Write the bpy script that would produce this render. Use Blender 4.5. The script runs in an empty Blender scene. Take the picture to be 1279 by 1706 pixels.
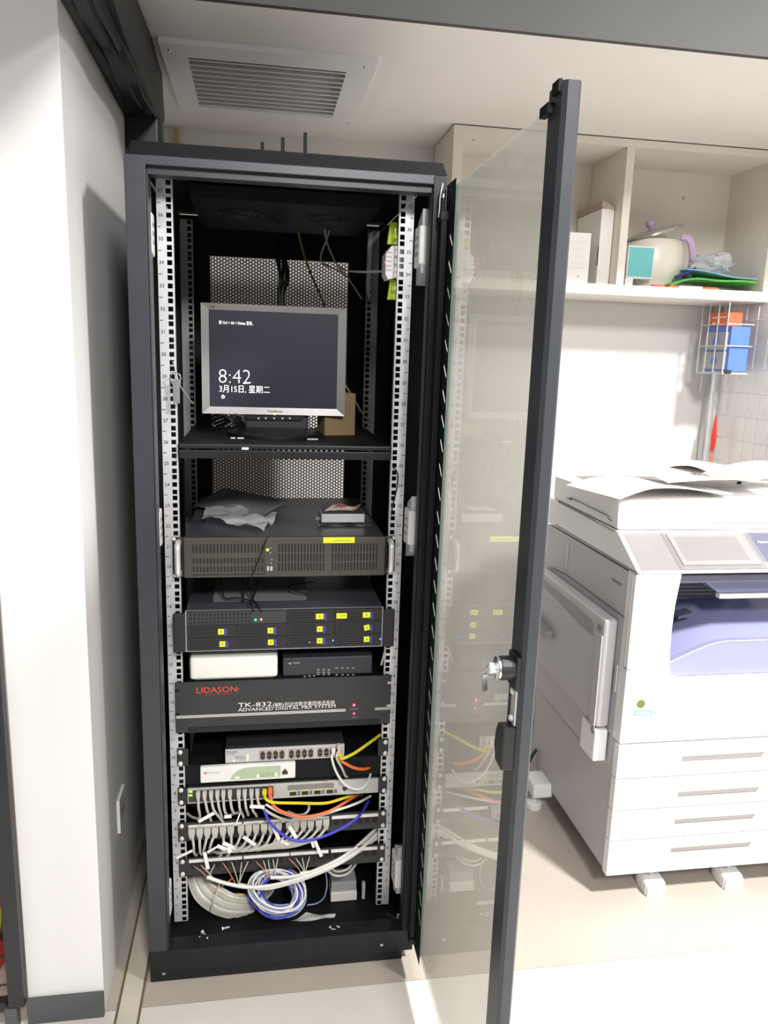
import bpy, bmesh, math, random
from mathutils import Vector, Matrix
random.seed(7)
SC = bpy.context.scene
COL = SC.collection

# ------------------------------------------------------------------ camera
CAM_P = Vector((-0.0601, -1.6357, 1.4060)); RX, RY, RZ, FPX = -0.1996, -0.0324, -0.1653, 1281.0
ROT = Matrix.Rotation(RZ, 3, 'Z') @ Matrix.Rotation(RX, 3, 'X') @ Matrix.Rotation(RY, 3, 'Y')
cd = bpy.data.cameras.new('camera'); cam = bpy.data.objects.new('camera', cd); COL.objects.link(cam)
cd.sensor_fit = 'VERTICAL'; cd.sensor_height = 24.0; cd.lens = FPX / 1706 * 24.0; cd.clip_start = 0.02
m = Matrix((ROT.col[0], ROT.col[2], -ROT.col[1])).transposed().to_4x4(); m.translation = CAM_P
cam.matrix_world = m; SC.camera = cam

# ------------------------------------------------------------------ world, lamps, exposure
w = bpy.data.worlds.new('room_light'); SC.world = w; w.use_nodes = True
w.node_tree.nodes['Background'].inputs[0].default_value = (1.0, 0.985, 0.965, 1)
w.node_tree.nodes['Background'].inputs[1].default_value = 0.30

def lamp(name, loc, target, size, power, col=(1, .982, .96)):
    d = bpy.data.lights.new(name, 'AREA'); d.shape = 'DISK'; d.size = size; d.energy = power; d.color = col
    o = bpy.data.objects.new(name, d); COL.objects.link(o); o.location = loc
    o.rotation_euler = (Vector(target) - Vector(loc)).to_track_quat('-Z', 'Y').to_euler(); return o
def spot(name, loc, target, power, cone, radius, col=(1, .982, .96)):
    d = bpy.data.lights.new(name, 'SPOT'); d.energy = power; d.spot_size = math.radians(cone); d.spot_blend = 1.0; d.shadow_soft_size = radius; d.color = col
    o = bpy.data.objects.new(name, d); COL.objects.link(o); o.location = loc
    o.rotation_euler = (Vector(target) - Vector(loc)).to_track_quat('-Z', 'Y').to_euler(); return o
spot('ceiling_downlight', (1.6, -1.45, 3.1), (1.50, -0.42, 0.0), 690, 119, 0.15)
lamp('ceiling_panel_lamp', (0.5, -3.3, 3.0), (0.5, -1.3, 0.6), 0.6, 84)

vs = SC.view_settings; vs.view_transform = 'Standard'; vs.look = 'None'; vs.gamma = 1.0; vs.use_curve_mapping = False
vs.exposure = 0.35

# ------------------------------------------------------------------ helpers
def at(x, y, X=None, Y=None, Z=None):
    """point of the place on the plane X=, Y= or Z= seen at photograph pixel (x, y)"""
    d = ROT @ Vector(((x - 640) / FPX, 1, (853 - y) / FPX))
    if X is not None: t = (X - CAM_P.x) / d.x
    elif Y is not None: t = (Y - CAM_P.y) / d.y
    else: t = (Z - CAM_P.z) / d.z
    return CAM_P + d * t

def srgb(r, g, b):
    f = lambda c: (c / 255 / 12.92) if c / 255 <= .04045 else ((c / 255 + .055) / 1.055) ** 2.4
    return (f(r), f(g), f(b))

MATS = {}
def mat(name, col, rough=.5, metal=0.0, var=.08, scale=30., bump=0., emit=0., spec=.5, coat=0.):
    if name in MATS: return MATS[name]
    mt = bpy.data.materials.new(name); mt.use_nodes = True; nt = mt.node_tree; b = nt.nodes['Principled BSDF']
    b.inputs['Roughness'].default_value = rough; b.inputs['Metallic'].default_value = metal
    b.inputs['Specular IOR Level'].default_value = spec; b.inputs['Coat Weight'].default_value = coat
    tc = nt.nodes.new('ShaderNodeTexCoord'); nz = nt.nodes.new('ShaderNodeTexNoise')
    nz.inputs['Scale'].default_value = scale; nz.inputs['Detail'].default_value = 3
    nt.links.new(tc.outputs['Object'], nz.inputs['Vector'])
    rp = nt.nodes.new('ShaderNodeValToRGB'); nt.links.new(nz.outputs['Fac'], rp.inputs['Fac'])
    rp.color_ramp.elements[0].position = .3; rp.color_ramp.elements[1].position = .7
    rp.color_ramp.elements[0].color = tuple(c * (1 - var) for c in col) + (1,)
    rp.color_ramp.elements[1].color = tuple(min(1, c * (1 + var * .6)) for c in col) + (1,)
    nt.links.new(rp.outputs['Color'], b.inputs['Base Color'])
    if bump:
        bp = nt.nodes.new('ShaderNodeBump'); bp.inputs['Strength'].default_value = bump; bp.inputs['Distance'].default_value = .003
        nt.links.new(nz.outputs['Fac'], bp.inputs['Height']); nt.links.new(bp.outputs['Normal'], b.inputs['Normal'])
    if emit:
        b.inputs['Emission Color'].default_value = tuple(col) + (1,); b.inputs['Emission Strength'].default_value = emit
    MATS[name] = mt; return mt

def glassy(name, tint, f0=.04, rough=.0, veil=0., veilcol=(.8, .8, .8)):
    """thin sheet: tinted transparency with mirror reflection growing towards grazing view"""
    mt = bpy.data.materials.new(name); mt.use_nodes = True; nt = mt.node_tree; nt.nodes.clear()
    out = nt.nodes.new('ShaderNodeOutputMaterial'); tr = nt.nodes.new('ShaderNodeBsdfTransparent'); tr.inputs[0].default_value = tuple(tint) + (1,)
    gl = nt.nodes.new('ShaderNodeBsdfGlossy'); gl.inputs['Roughness'].default_value = rough; gl.inputs[0].default_value = (1, 1, 1, 1)
    lw = nt.nodes.new('ShaderNodeLayerWeight'); lw.inputs[0].default_value = .5
    p = nt.nodes.new('ShaderNodeMath'); p.operation = 'POWER'; p.inputs[1].default_value = 5; nt.links.new(lw.outputs['Facing'], p.inputs[0])
    q = nt.nodes.new('ShaderNodeMath'); q.operation = 'MULTIPLY_ADD'; q.inputs[1].default_value = 1 - f0; q.inputs[2].default_value = f0
    nt.links.new(p.outputs[0], q.inputs[0])
    mx = nt.nodes.new('ShaderNodeMixShader'); nt.links.new(q.outputs[0], mx.inputs[0]); nt.links.new(gl.outputs[0], mx.inputs[2])
    src = tr.outputs[0]
    if veil:
        df = nt.nodes.new('ShaderNodeBsdfDiffuse'); df.inputs[0].default_value = tuple(veilcol) + (1,)
        tl = nt.nodes.new('ShaderNodeBsdfTranslucent'); tl.inputs[0].default_value = tuple(veilcol) + (1,)
        m1 = nt.nodes.new('ShaderNodeMixShader'); m1.inputs[0].default_value = .4
        nt.links.new(df.outputs[0], m1.inputs[1]); nt.links.new(tl.outputs[0], m1.inputs[2])
        m2 = nt.nodes.new('ShaderNodeMixShader'); m2.inputs[0].default_value = veil
        nt.links.new(tr.outputs[0], m2.inputs[1]); nt.links.new(m1.outputs[0], m2.inputs[2]); src = m2.outputs[0]
    nt.links.new(src, mx.inputs[1]); nt.links.new(mx.outputs[0], out.inputs[0])
    MATS[name] = mt; return mt

class MB:
    def __init__(s): s.v = []; s.f = []
    def add(s, vs, fs):
        n = len(s.v); s.v += [Vector(p) for p in vs]; s.f += [tuple(i + n for i in f) for f in fs]; return s
    def box(s, x0, x1, y0, y1, z0, z1):
        return s.add([(x, y, z) for z in (z0, z1) for y in (y0, y1) for x in (x0, x1)],
                     [(0, 2, 3, 1), (4, 5, 7, 6), (0, 1, 5, 4), (2, 6, 7, 3), (0, 4, 6, 2), (1, 3, 7, 5)])
    def obox(s, c, ax, ay, az, hx, hy, hz):
        c = Vector(c); ax, ay, az = (Vector(a).normalized() for a in (ax, ay, az))
        return s.add([c + ax * hx * i + ay * hy * j + az * hz * k for k in (-1, 1) for j in (-1, 1) for i in (-1, 1)],
                     [(0, 2, 3, 1), (4, 5, 7, 6), (0, 1, 5, 4), (2, 6, 7, 3), (0, 4, 6, 2), (1, 3, 7, 5)])
    def cyl(s, p0, p1, r0, r1=None, n=12):
        r1 = r0 if r1 is None else r1; p0, p1 = Vector(p0), Vector(p1); d = (p1 - p0).normalized()
        a = d.orthogonal().normalized(); b = d.cross(a)
        ring = lambda p, r: [p + (a * math.cos(t) + b * math.sin(t)) * r for t in (2 * math.pi * i / n for i in range(n))]
        return s.add(ring(p0, r0) + ring(p1, r1), [(i, (i + 1) % n, n + (i + 1) % n, n + i) for i in range(n)] + [tuple(range(n))[::-1], tuple(range(n, 2 * n))])
    def tube(s, pts, r, n=6, closed=False):
        pts = [Vector(p) for p in pts]; N = len(pts); vs = []; fs = []; prev = None
        for i, p in enumerate(pts):
            if closed: d = (pts[(i + 1) % N] - pts[i - 1])
            else: d = pts[min(i + 1, N - 1)] - pts[max(i - 1, 0)]
            d = d.normalized() if d.length > 1e-9 else Vector((0, 0, 1))
            if prev is None: a = d.orthogonal().normalized()
            else:
                a = prev - d * prev.dot(d); a = a.normalized() if a.length > 1e-6 else d.orthogonal().normalized()
            prev = a; b = d.cross(a); rr = r[i] if isinstance(r, (list, tuple)) else r
            vs += [p + (a * math.cos(2 * math.pi * k / n) + b * math.sin(2 * math.pi * k / n)) * rr for k in range(n)]
        for i in range(N if closed else N - 1):
            j = (i + 1) % N
            fs += [(i * n + k, i * n + (k + 1) % n, j * n + (k + 1) % n, j * n + k) for k in range(n)]
        if not closed: fs += [tuple(range(n))[::-1], tuple((N - 1) * n + k for k in range(n))]
        return s.add(vs, fs)
    def prism(s, poly, axis, a0, a1):
        """poly of 2D points; axis 'X': (y,z), 'Y': (x,z), 'Z': (x,y)"""
        mk = {'X': lambda p, a: (a, p[0], p[1]), 'Y': lambda p, a: (p[0], a, p[1]), 'Z': lambda p, a: (p[0], p[1], a)}[axis]
        n = len(poly)
        return s.add([mk(p, a0) for p in poly] + [mk(p, a1) for p in poly],
                     [(i, (i + 1) % n, n + (i + 1) % n, n + i) for i in range(n)] + [tuple(range(n))[::-1], tuple(range(n, 2 * n))])
    def lathe(s, prof, c, n=24, axis=(0, 0, 1)):
        c = Vector(c); ax = Vector(axis).normalized(); a = ax.orthogonal().normalized(); b = ax.cross(a); vs = []; fs = []
        for r, h in prof: vs += [c + ax * h + (a * math.cos(2 * math.pi * k / n) + b * math.sin(2 * math.pi * k / n)) * r for k in range(n)]
        for i in range(len(prof) - 1): fs += [(i * n + k, i * n + (k + 1) % n, (i + 1) * n + (k + 1) % n, (i + 1) * n + k) for k in range(n)]
        fs += [tuple(range(n))[::-1], tuple((len(prof) - 1) * n + k for k in range(n))]
        return s.add(vs, fs)
    def ball(s, c, r, n=10, sq=(1, 1, 1)):
        c = Vector(c); prof = [(math.sin(math.pi * i / n), -math.cos(math.pi * i / n)) for i in range(n + 1)]
        t = MB(); t.lathe([(max(p[0], .01) * r, p[1] * r) for p in prof], (0, 0, 0), n * 2)
        return s.add([c + Vector((v.x * sq[0], v.y * sq[1], v.z * sq[2])) for v in t.v], t.f)
    def grid(s, nx, ny, fn):
        vs = [fn(i / nx, j / ny) for j in range(ny + 1) for i in range(nx + 1)]
        return s.add(vs, [(j * (nx + 1) + i, j * (nx + 1) + i + 1, (j + 1) * (nx + 1) + i + 1, (j + 1) * (nx + 1) + i) for j in range(ny) for i in range(nx)])

WL = {}   # world location of every object's origin
def mesh_of(mb, bevel=0., seg=2, smooth=False, solid=0., recalc=True):
    me = bpy.data.meshes.new('mesh'); me.from_pydata([tuple(v) for v in mb.v], [], mb.f)
    bm = bmesh.new(); bm.from_mesh(me)
    if recalc: bmesh.ops.recalc_face_normals(bm, faces=bm.faces)
    if solid: bmesh.ops.solidify(bm, geom=list(bm.faces), thickness=solid)
    if bevel:
        es = [e for e in bm.edges if len(e.link_faces) == 2 and e.calc_face_angle(0) > .6]
        bmesh.ops.bevel(bm, geom=es, offset=bevel, segments=seg, affect='EDGES', profile=.6, clamp_overlap=True)
    if smooth:
        for f in bm.faces: f.smooth = True
    bm.to_mesh(me); bm.free()
    if smooth: me.set_sharp_from_angle(angle=math.radians(40))
    return me

def obj(name, mb, material, parent=None, kind=None, label=None, **kw):
    me = mesh_of(mb, **kw); me.materials.append(MATS[material] if isinstance(material, str) else material)
    co = [v.co for v in me.vertices]
    c = Vector(((min(p.x for p in co) + max(p.x for p in co)) / 2, (min(p.y for p in co) + max(p.y for p in co)) / 2, min(p.z for p in co)))
    me.transform(Matrix.Translation(-c)); me.name = name
    o = bpy.data.objects.new(name, me); COL.objects.link(o); WL[o.name] = c
    if parent: o.parent = parent; o.location = c - WL[parent.name]
    else: o.location = c
    if kind: o['kind'] = kind
    if label: o['label'] = label
    return o
def copy_at(src, loc, parent=None):
    """copy of a one-mesh part at world location loc"""
    o = src.copy(); COL.objects.link(o); WL[o.name] = Vector(loc); o.parent = parent
    o.location = Vector(loc) - (WL[parent.name] if parent else Vector()); return o
def tag(o, label, cat, group=None):
    o['label'] = label; o['category'] = cat
    if group: o['group'] = group
    return o
def thing(name, loc, label, cat, group=None):
    o = bpy.data.objects.new(name, None); COL.objects.link(o); o.location = loc; o.empty_display_size = .05; WL[o.name] = Vector(loc)
    return tag(o, label, cat, group)
def struct(name, mb, material, parent=None, **kw): return obj(name, mb, material, parent, kind=None if parent else 'structure', **kw)
def spline(pts, n=6):
    pts = [Vector(p) for p in pts]; out = []
    P = [pts[0] * 2 - pts[1]] + pts + [pts[-1] * 2 - pts[-2]]
    for i in range(1, len(P) - 2):
        a, b, c, d = P[i - 1:i + 3]
        for k in range(n):
            t = k / n; out.append(.5 * ((2 * b) + (c - a) * t + (2 * a - 5 * b + 4 * c - d) * t * t + (3 * b - a - 3 * c + d) * t ** 3))
    return out + [pts[-1]]
def ppts(l): return [at(x, y, Y=Y) for x, y, Y in l]

_TX = {}
THIN = {'8:42': -.022, '3月15日, 星期二': -.006}
def text_geo(s, thin=0.):
    if s not in _TX:
        cu = bpy.data.curves.new('t', 'FONT'); cu.body = s; cu.size = 1; cu.resolution_u = 2; cu.fill_mode = 'FRONT'; cu.offset = THIN.get(s, 0.)
        o = bpy.data.objects.new('t', cu); COL.objects.link(o)
        dg = bpy.context.evaluated_depsgraph_get(); dg.update(); e = o.evaluated_get(dg); me = e.to_mesh()
        _TX[s] = ([v.co.copy() for v in me.vertices], [tuple(p.vertices) for p in me.polygons]); e.to_mesh_clear()
        bpy.data.objects.remove(o); bpy.data.curves.remove(cu)
    return _TX[s]
def lettering(mb, s, o, ex, ez, width=None, height=None):
    """adds flat print s with lower-left corner o, running along ex, upright along ez (world size)"""
    vs, fs = text_geo(s); o = Vector(o); ex = Vector(ex).normalized(); ez = Vector(ez).normalized()
    x0 = min(v.x for v in vs); x1 = max(v.x for v in vs); y0 = min(v.y for v in vs); y1 = max(v.y for v in vs)
    sy = height / (y1 - y0) if height else width / (x1 - x0); sx = width / (x1 - x0) if width else sy
    mb.add([o + ex * (v.x - x0) * sx + ez * (v.y - y0) * sy for v in vs], fs); return mb
EX, EY, EZ = Vector((1, 0, 0)), Vector((0, 1, 0)), Vector((0, 0, 1))

# ------------------------------------------------------------------ materials
mat('white_wall', (.80, .775, .745), .85, var=.02, scale=3)
mat('right_wall_lifted', (.90, .88, .86), .85, var=.02, scale=3)  # right wall's white raised above the back wall's, with bounced light put in
mat('pillar_paint', (.82, .81, .80), .75, var=.03, scale=2.5)
mat('ceiling_paint', (.88, .84, .80), .9, var=.02, scale=4)
mat('dark_fascia', (.072, .071, .069), .8, var=.05, scale=5)
mat('floor_rear', (.46, .41, .355), .38, var=.05, scale=5)
mat('floor_front', (.70, .665, .62), .38, var=.05, scale=5)
mat('floor_strip', (.62, .58, .48), .45, var=.08, scale=9)
mat('brown_joint', (.16, .12, .06), .7, var=.2, scale=40)
mat('pink_wall', (.74, .62, .56), .85, var=.04, scale=4)
mat('grey_skirting', (.085, .09, .095), .5, var=.1, scale=20)
mat('black_frame', (.017, .018, .021), .45, var=.15, scale=25)
mat('cab_black', (.013, .0138, .0165), .45, var=.12, scale=18, spec=.3)
mat('cab_inner', (.0075, .008, .0095), .6, var=.2, scale=14, spec=.2)
mat('cab_blue_black', (.034, .037, .046), .38, var=.08, scale=20)
mat('door_metal', (.040, .044, .052), .36, metal=.0, var=.08, scale=20)
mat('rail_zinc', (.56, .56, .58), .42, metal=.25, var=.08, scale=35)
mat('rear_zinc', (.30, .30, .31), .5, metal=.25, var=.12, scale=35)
mat('ink', (.01, .01, .012), .8, var=0)
mat('steel', (.75, .75, .75), .25, metal=1., var=.06, scale=60)
mat('chrome', (.80, .80, .79), .28, metal=.45, var=.03)
mat('drive_silver', (.62, .62, .62), .35, metal=.2, var=.03)
mat('white_plastic', (.78, .78, .77), .4, var=.03, scale=20)
mat('cream_plastic', (.82, .81, .76), .4, var=.03, scale=20)
mat('pale_grey_plastic', (.52, .52, .53), .45, var=.05)
mat('black_plastic', (.012, .012, .014), .4, var=.15)
mat('dark_grey_plastic', (.035, .037, .042), .45, var=.12)
mat('brown_black', (.060, .053, .044), .5, var=.12, scale=20)
mat('slot_black', (.010, .009, .008), .7, var=.1)
mat('nas_metal', (.075, .08, .095), .38, metal=.3, var=.15, scale=12)
mat('nas_trim', (.50, .51, .54), .35, metal=.6, var=.05)
mat('bay_black', (.014, .014, .016), .42, var=.15, scale=40)
mat('fluor_yellow', (.72, .80, .02), .6, var=.05, emit=0.12)
mat('latch_blue', (.06, .05, .36), .4, var=.1)
mat('paper', (.84, .82, .79), .8, var=.03, scale=12)
mat('grey_paper', (.24, .24, .25), .7, var=.08, scale=12)
mat('kraft', (.45, .36, .29), .8, var=.08, scale=20)
mat('modem_black', (.030, .033, .042), .4, var=.08)
mat('pbx_black', (.024, .025, .027), .45, var=.08, scale=30)
mat('white_ink', (.85, .85, .85), .6, var=0)
mat('grey_ink', (.45, .45, .46), .6, var=0)
mat('red_ink', (.75, .08, .035), .6, var=0)
mat('switch_grey', (.50, .49, .47), .5, var=.04, scale=30)
mat('dlink_grey', (.50, .49, .50), .45, var=.04, scale=30)
mat('green_print', (.42, .52, .36), .5, var=.06, scale=12)
mat('port_dark', (.035, .022, .018), .6, var=.2)
mat('port_shell', (.42, .38, .32), .5, var=.1)
mat('cable_grey', (.52, .50, .46), .5, var=.07, scale=25)
mat('cable_white', (.74, .73, .69), .45, var=.05, scale=25)
mat('cable_cream', (.66, .65, .56), .45, var=.06, scale=25)
mat('cable_yellow', (.70, .60, .02), .45, var=.06, scale=25)
mat('cable_orange', (.80, .16, .035), .45, var=.06, scale=25)
mat('cable_blue', (.06, .06, .55), .45, var=.08, scale=25)
mat('cable_paleblue', (.30, .36, .52), .45, var=.12, scale=25)
mat('cable_black', (.008, .008, .009), .5, var=.1, scale=25)
mat('cable_olive', (.30, .27, .06), .5, var=.1, scale=25)
mat('wire_red', (.50, .20, .15), .5, var=.1, scale=25)
mat('monitor_silver', (.30, .295, .285), .38, metal=.25, var=.04, scale=30)
mat('screen_dark', (.026, .026, .040), .25, var=.05, scale=5, emit=.25)
mat('screen_white', (1, 1, 1), .5, var=0, emit=1.0)
mat('led_green', (.35, 1, .05), .5, var=0, emit=3)
mat('led_teal', (.05, 1, .4), .5, var=0, emit=3)
mat('led_amber', (1, .35, .15), .5, var=0, emit=3)
mat('led_yellow', (.85, 1, .25), .5, var=0, emit=1.6)
mat('led_red', (1, .04, .10), .5, var=0, emit=5)
mat('led_blue', (.10, .10, 1), .5, var=0, emit=4)
mat('lime_tab', (.42, .58, .01), .5, var=.08)
mat('cardboard', (.27, .19, .10), .85, var=.1, scale=20)
mat('shelf_board', (.80, .755, .68), .55, var=.03, scale=6)
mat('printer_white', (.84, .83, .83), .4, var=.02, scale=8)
mat('printer_shaded', (.47, .45, .475), .45, var=.02, scale=8)  # printer plastic with the side's shade put into the colour
mat('printer_lavender', (.26, .27, .44), .3, var=.04, scale=8, coat=.3)
mat('printer_dark', (.06, .06, .075), .4, var=.06, scale=10)
mat('printer_slate', (.11, .115, .165), .4, var=.05, scale=10)
mat('drawer_grip_or_shade', (.36, .345, .33), .5, var=.05, scale=8)  # grey that stands for shade inside the paper drawer recesses
mat('printer_seam', (.06, .06, .065), .7, var=.1)
mat('printer_panel', (.22, .205, .21), .4, var=.04)
mat('touch_screen', (.34, .30, .30), .15, var=.08, scale=6, coat=.5)
mat('teal_card', (.18, .55, .58), .4, var=.08, scale=10)
mat('pot_cream', (.80, .77, .66), .25, var=.03, coat=.3)
mat('lilac', (.62, .44, .66), .4, var=.04)
mat('pot_lid', (.55, .55, .54), .15, metal=.7, var=.04)
mat('green_film', (.12, .55, .10), .4, var=.15, scale=14)
mat('blue_film', (.30, .56, .74), .4, var=.1, scale=14)
mat('navy', (.03, .04, .22), .4, var=.1)
mat('orange_red', (.85, .16, .07), .5, var=.08)
mat('drawer_blue', (.10, .20, .62), .45, var=.06)
mat('drawer_grey', (.36, .36, .38), .4, var=.06)
mat('grid_wire', (.55, .55, .54), .45, metal=.3, var=.05)
mat('fire_red', (.62, .03, .025), .3, var=.06, coat=.4)
mat('lime_print', (.75, .80, .05), .5, var=.05)
mat('wood_tan', (.55, .38, .20), .7, var=.15, scale=30)
mat('olive_dot', (.15, .17, .045), .5, var=.1)
mat('aqua', (.06, .42, .33), .5, var=.05)
mat('vent_white', (.86, .85, .84), .5, var=.03)
mat('duct_black', (.010, .011, .012), .42, var=.3, scale=9, bump=.3)
mat('back_mesh', (.018, .018, .018), .5, var=.15, scale=30)
glassy('door_glass', (.80, .795, .77), f0=.05, veil=.32, veilcol=(.74, .72, .67))
glassy('glass_edge', (.35, .62, .58), f0=.08, veil=.35, veilcol=(.40, .62, .58))
glassy('clear_film', (.90, .91, .92), f0=.10, rough=.12, veil=.78, veilcol=(.95, .96, .97))
glassy('thin_film', (.93, .93, .94), f0=.14, rough=.1, veil=.12, veilcol=(.85, .85, .85))

# ------------------------------------------------------------------ the room
FLOOR_SPLIT_Y = -0.15  # floor is darker behind this line and paler in front
struct('floor', MB().box(-1.6, 2.6, FLOOR_SPLIT_Y, 1.08, -.05, 0), 'floor_rear')
struct('floor', MB().box(-1.6, 2.6, -3.2, FLOOR_SPLIT_Y - .0015, -.05, 0), 'floor_front')
strip = MB(); strip.prism([(-.3585, -1.2), (-.3165, -1.2), (-.3165, 1.0), (-.3585, 1.0)], 'Z', .0, .0025)
fs_ = struct('trim_1', strip, 'floor_strip', bevel=.0008)
for xx in (-.3615, -.3135): obj('joint', MB().box(xx - .0022, xx + .0022, -1.2, 1.0, .0, .0018), 'brown_joint', fs_)
struct('wall_back', MB().box(-1.6, 1.72, 1.08, 1.16, 0, 2.1), 'white_wall')
struct('wall_right', MB().box(1.64, 1.72, .126, 1.08, 0, 2.1), 'right_wall_lifted')
struct('ceiling', MB().box(-1.6, -.225, .125, 1.16, 2.1, 2.16).box(.155, 1.72, .125, 1.16, 2.1, 2.16).box(-.225, .155, .125, .425, 2.1, 2.16).box(-.225, .155, .805, 1.16, 2.1, 2.16), 'ceiling_paint')
struct('trim_2', MB().box(-1.6, 1.72, .11, .125, 2.095, 2.95), 'dark_fascia')
struct('wall_left', MB().box(-.540, -.387, -.155, 1.08, 0, 2.1), 'pillar_paint', bevel=.002)
struct('wall_side', MB().box(-1.6, -.540, .30, .36, 0, 2.1), 'pink_wall')
struct('baseboard_left', MB().box(-.540, -.3865, -.166, -.155, 0, .058), 'grey_skirting', bevel=.0015)

# ceiling vent
vx0, vx1, vy0, vy1 = -.284, .222, .345, .855
vent = thing('ceiling_vent', (-.03, .6, 2.09), 'white louvred air vent set in the ceiling above the rack', 'vent')
fr = MB(); ix0, ix1, iy0, iy1 = -.225, .155, .425, .805
fr.box(vx0, vx1, vy0, iy0, 2.0880, 2.0998); fr.box(vx0, vx1, iy1, vy1, 2.0880, 2.0998)
fr.box(vx0, ix0, iy0, iy1, 2.0880, 2.0998); fr.box(ix1, vx1, iy0, iy1, 2.0880, 2.0998)
obj('frame', fr, 'vent_white', vent)
obj('backing', MB().box(ix0, ix1, iy0, iy1, 2.118, 2.124), 'vent_white', vent)
NS = 11
for i in range(NS):
    y = iy0 + (i + .5) * (iy1 - iy0) / NS; hw = (iy1 - iy0) / NS * .56
    sl = MB().prism([(y - hw * .72, 2.0858), (y - hw * .62, 2.0838), (y + hw * .72, 2.1040), (y + hw * .62, 2.1060)], 'X', ix0, ix1)
    obj('slat', sl, 'vent_white', vent)
for sx, sy in ((vx0 + .02, vy0 + .04), (vx1 - .028, vy0 + .035), (vx0 + .018, vy1 - .03), (vx1 - .014, vy1 - .012)):
    obj('screw', MB().lathe([(.0045, 0), (.0045, -.0015), (.002, -.0035)], (sx, sy, 2.088), 8), 'steel', vent)

# black wrapped duct along the pillar, with its drop behind the rack
def duct_pt(t, k):
    y = -.75 + t * 1.32
    w_ = .002 * math.sin(9 * t + k) + .0012 * math.sin(23 * t + 2 * k)
    prof = [(-.386, 2.094), (-.386, 1.975), (-.372, 1.966), (-.345, 1.972), (-.325, 1.966), (-.302, 1.975), (-.298, 1.990), (-.300, 2.094)]
    return (prof[k][0] + (w_ if k > 1 else 0), y, prof[k][1] + (w_ if 1 <= k <= 6 else 0))
d_ = MB(); d_.grid(7, 30, lambda u, t: duct_pt(t, round(u * 7)))
dt = thing('cable_duct', (-.34, .55, 1.2), 'black wrapped cable duct running along the top of the white pillar', 'duct')
obj('duct_run', d_, 'duct_black', dt, smooth=True)
dr = MB(); dr.prism([(-.386, .50), (-.306, .50), (-.302, .53), (-.306, .62), (-.386, .62)], 'Z', 1.2, 2.06)
obj('duct_drop', dr, 'duct_black', dt, bevel=.006)
rib = MB()
for xx in (-.365, -.335, -.313): rib.tube([(xx + .003 * math.sin(k), -.75 + k * .06, 1.9685 + .003 * math.sin(k * 1.3)) for k in range(22)], .004, 5)
obj('duct_ribs', rib, 'black_frame', dt, smooth=True)
a, b = at(290, 213, Y=1.06), at(293, 240, Y=1.06)
bt = MB().box(a.x, a.x + .014, 1.062, 1.078, b.z - .25, a.z); tag(obj('wooden_batten', bt, 'wood_tan', bevel=.001), 'narrow tan wooden batten upright on the wall behind the rack', 'batten')
# wall socket low on the pillar's side
sk = thing('wall_socket', (-.387, .098, .28), 'white wall socket low on the side of the pillar, in the gap beside the rack', 'socket')
obj('plate', MB().box(-.387, -.380, .060, .136, .285, .370), 'white_plastic', sk, bevel=.002)
obj('socket_holes', MB().box(-.3805, -.3795, .085, .09, .32, .335).box(-.3805, -.3795, .105, .11, .32, .335), 'ink', sk)

# ------------------------------------------------------------------ rack cabinet
cab = thing('rack_cabinet', (0, .26, 0), 'tall black server rack cabinet standing with its glass door swung open', 'rack cabinet')
FY = -.09; BY = .62
for sx in (-1, 1):
    obj('side_panel', MB().box(min(sx * .2995, sx * .2965), max(sx * .2995, sx * .2965), -.06, BY, .07, 1.765), 'cab_inner', cab)
# front posts with stepped returns
for sx, xi in ((-1, .2625), (1, .2745)):
    p = MB(); lo, hi = sorted((sx * .300, sx * xi)); p.box(lo, hi, FY, FY + .022, .0845, 1.7505)
    lo, hi = sorted((sx * (xi - .0002), sx * (xi - .003))); p.box(lo, hi, FY + .003, FY + (.05 if sx < 0 else .03), .0845, 1.7195)
    obj('front_post', p, 'cab_blue_black' if sx < 0 else 'cab_black', cab, bevel=.002)  # left post takes the lighter black, its light put into the colour
    q = MB(); lo, hi = sorted((sx * .2965, sx * .262)); q.box(lo, hi, .50, .56, .07, 1.75); obj('rear_post', q, 'cab_inner', cab)
obj('top_beam', MB().box(-.263, .2748, FY, FY + .022, 1.734, 1.751).box(-.263, .2748, FY + .012, FY + .045, 1.720, 1.735), 'cab_blue_black', cab, bevel=.0015)
# lid with perforated slope
lid = MB(); lid.prism([(-.049, 1.7835), (BY, 1.7835), (BY, 1.7655), (-.049, 1.7655)], 'X', -.292, .296)
ld = obj('top_cover', lid, 'cab_inner', cab, bevel=.002)
def hexmesh(mb, o, ux, uz, cols, rows, pitch, hole, n=6):
    """perforated sheet: hexagon cells with round-ish holes, columns upright"""
    o, ux, uz = Vector(o), Vector(ux).normalized(), Vector(uz).normalized(); R_ = pitch / math.sqrt(3); cx = pitch * math.sqrt(3) / 2
    vs = []; fs = []
    for i in range(cols):
        for j in range(rows):
            c = o + ux * (i * cx) + uz * ((j + (i % 2) * .5) * pitch); b_ = len(vs)
            for k in range(6): t = math.pi / 3 * k; vs.append(c + (ux * math.cos(t) + uz * math.sin(t)) * R_)
            for k in range(6): t = math.pi / 3 * k; vs.append(c + (ux * math.cos(t) + uz * math.sin(t)) * hole)
            fs += [(b_ + k, b_ + (k + 1) % 6, b_ + 6 + (k + 1) % 6, b_ + 6 + k) for k in range(6)]
    mb.add(vs, fs)
sl = MB()
sv = Vector((0, .042, .0325)); P0 = Vector((0, -.090, 1.7510))
sl.prism([(P0.y, P0.z), (P0.y + sv.y, P0.z + sv.z), (P0.y + sv.y + .012, P0.z + sv.z), (P0.y + .012, P0.z - .001)], 'X', -.292, .3005)
obj('cover_bevel', sl, 'cab_black', cab, bevel=.001)
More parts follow.
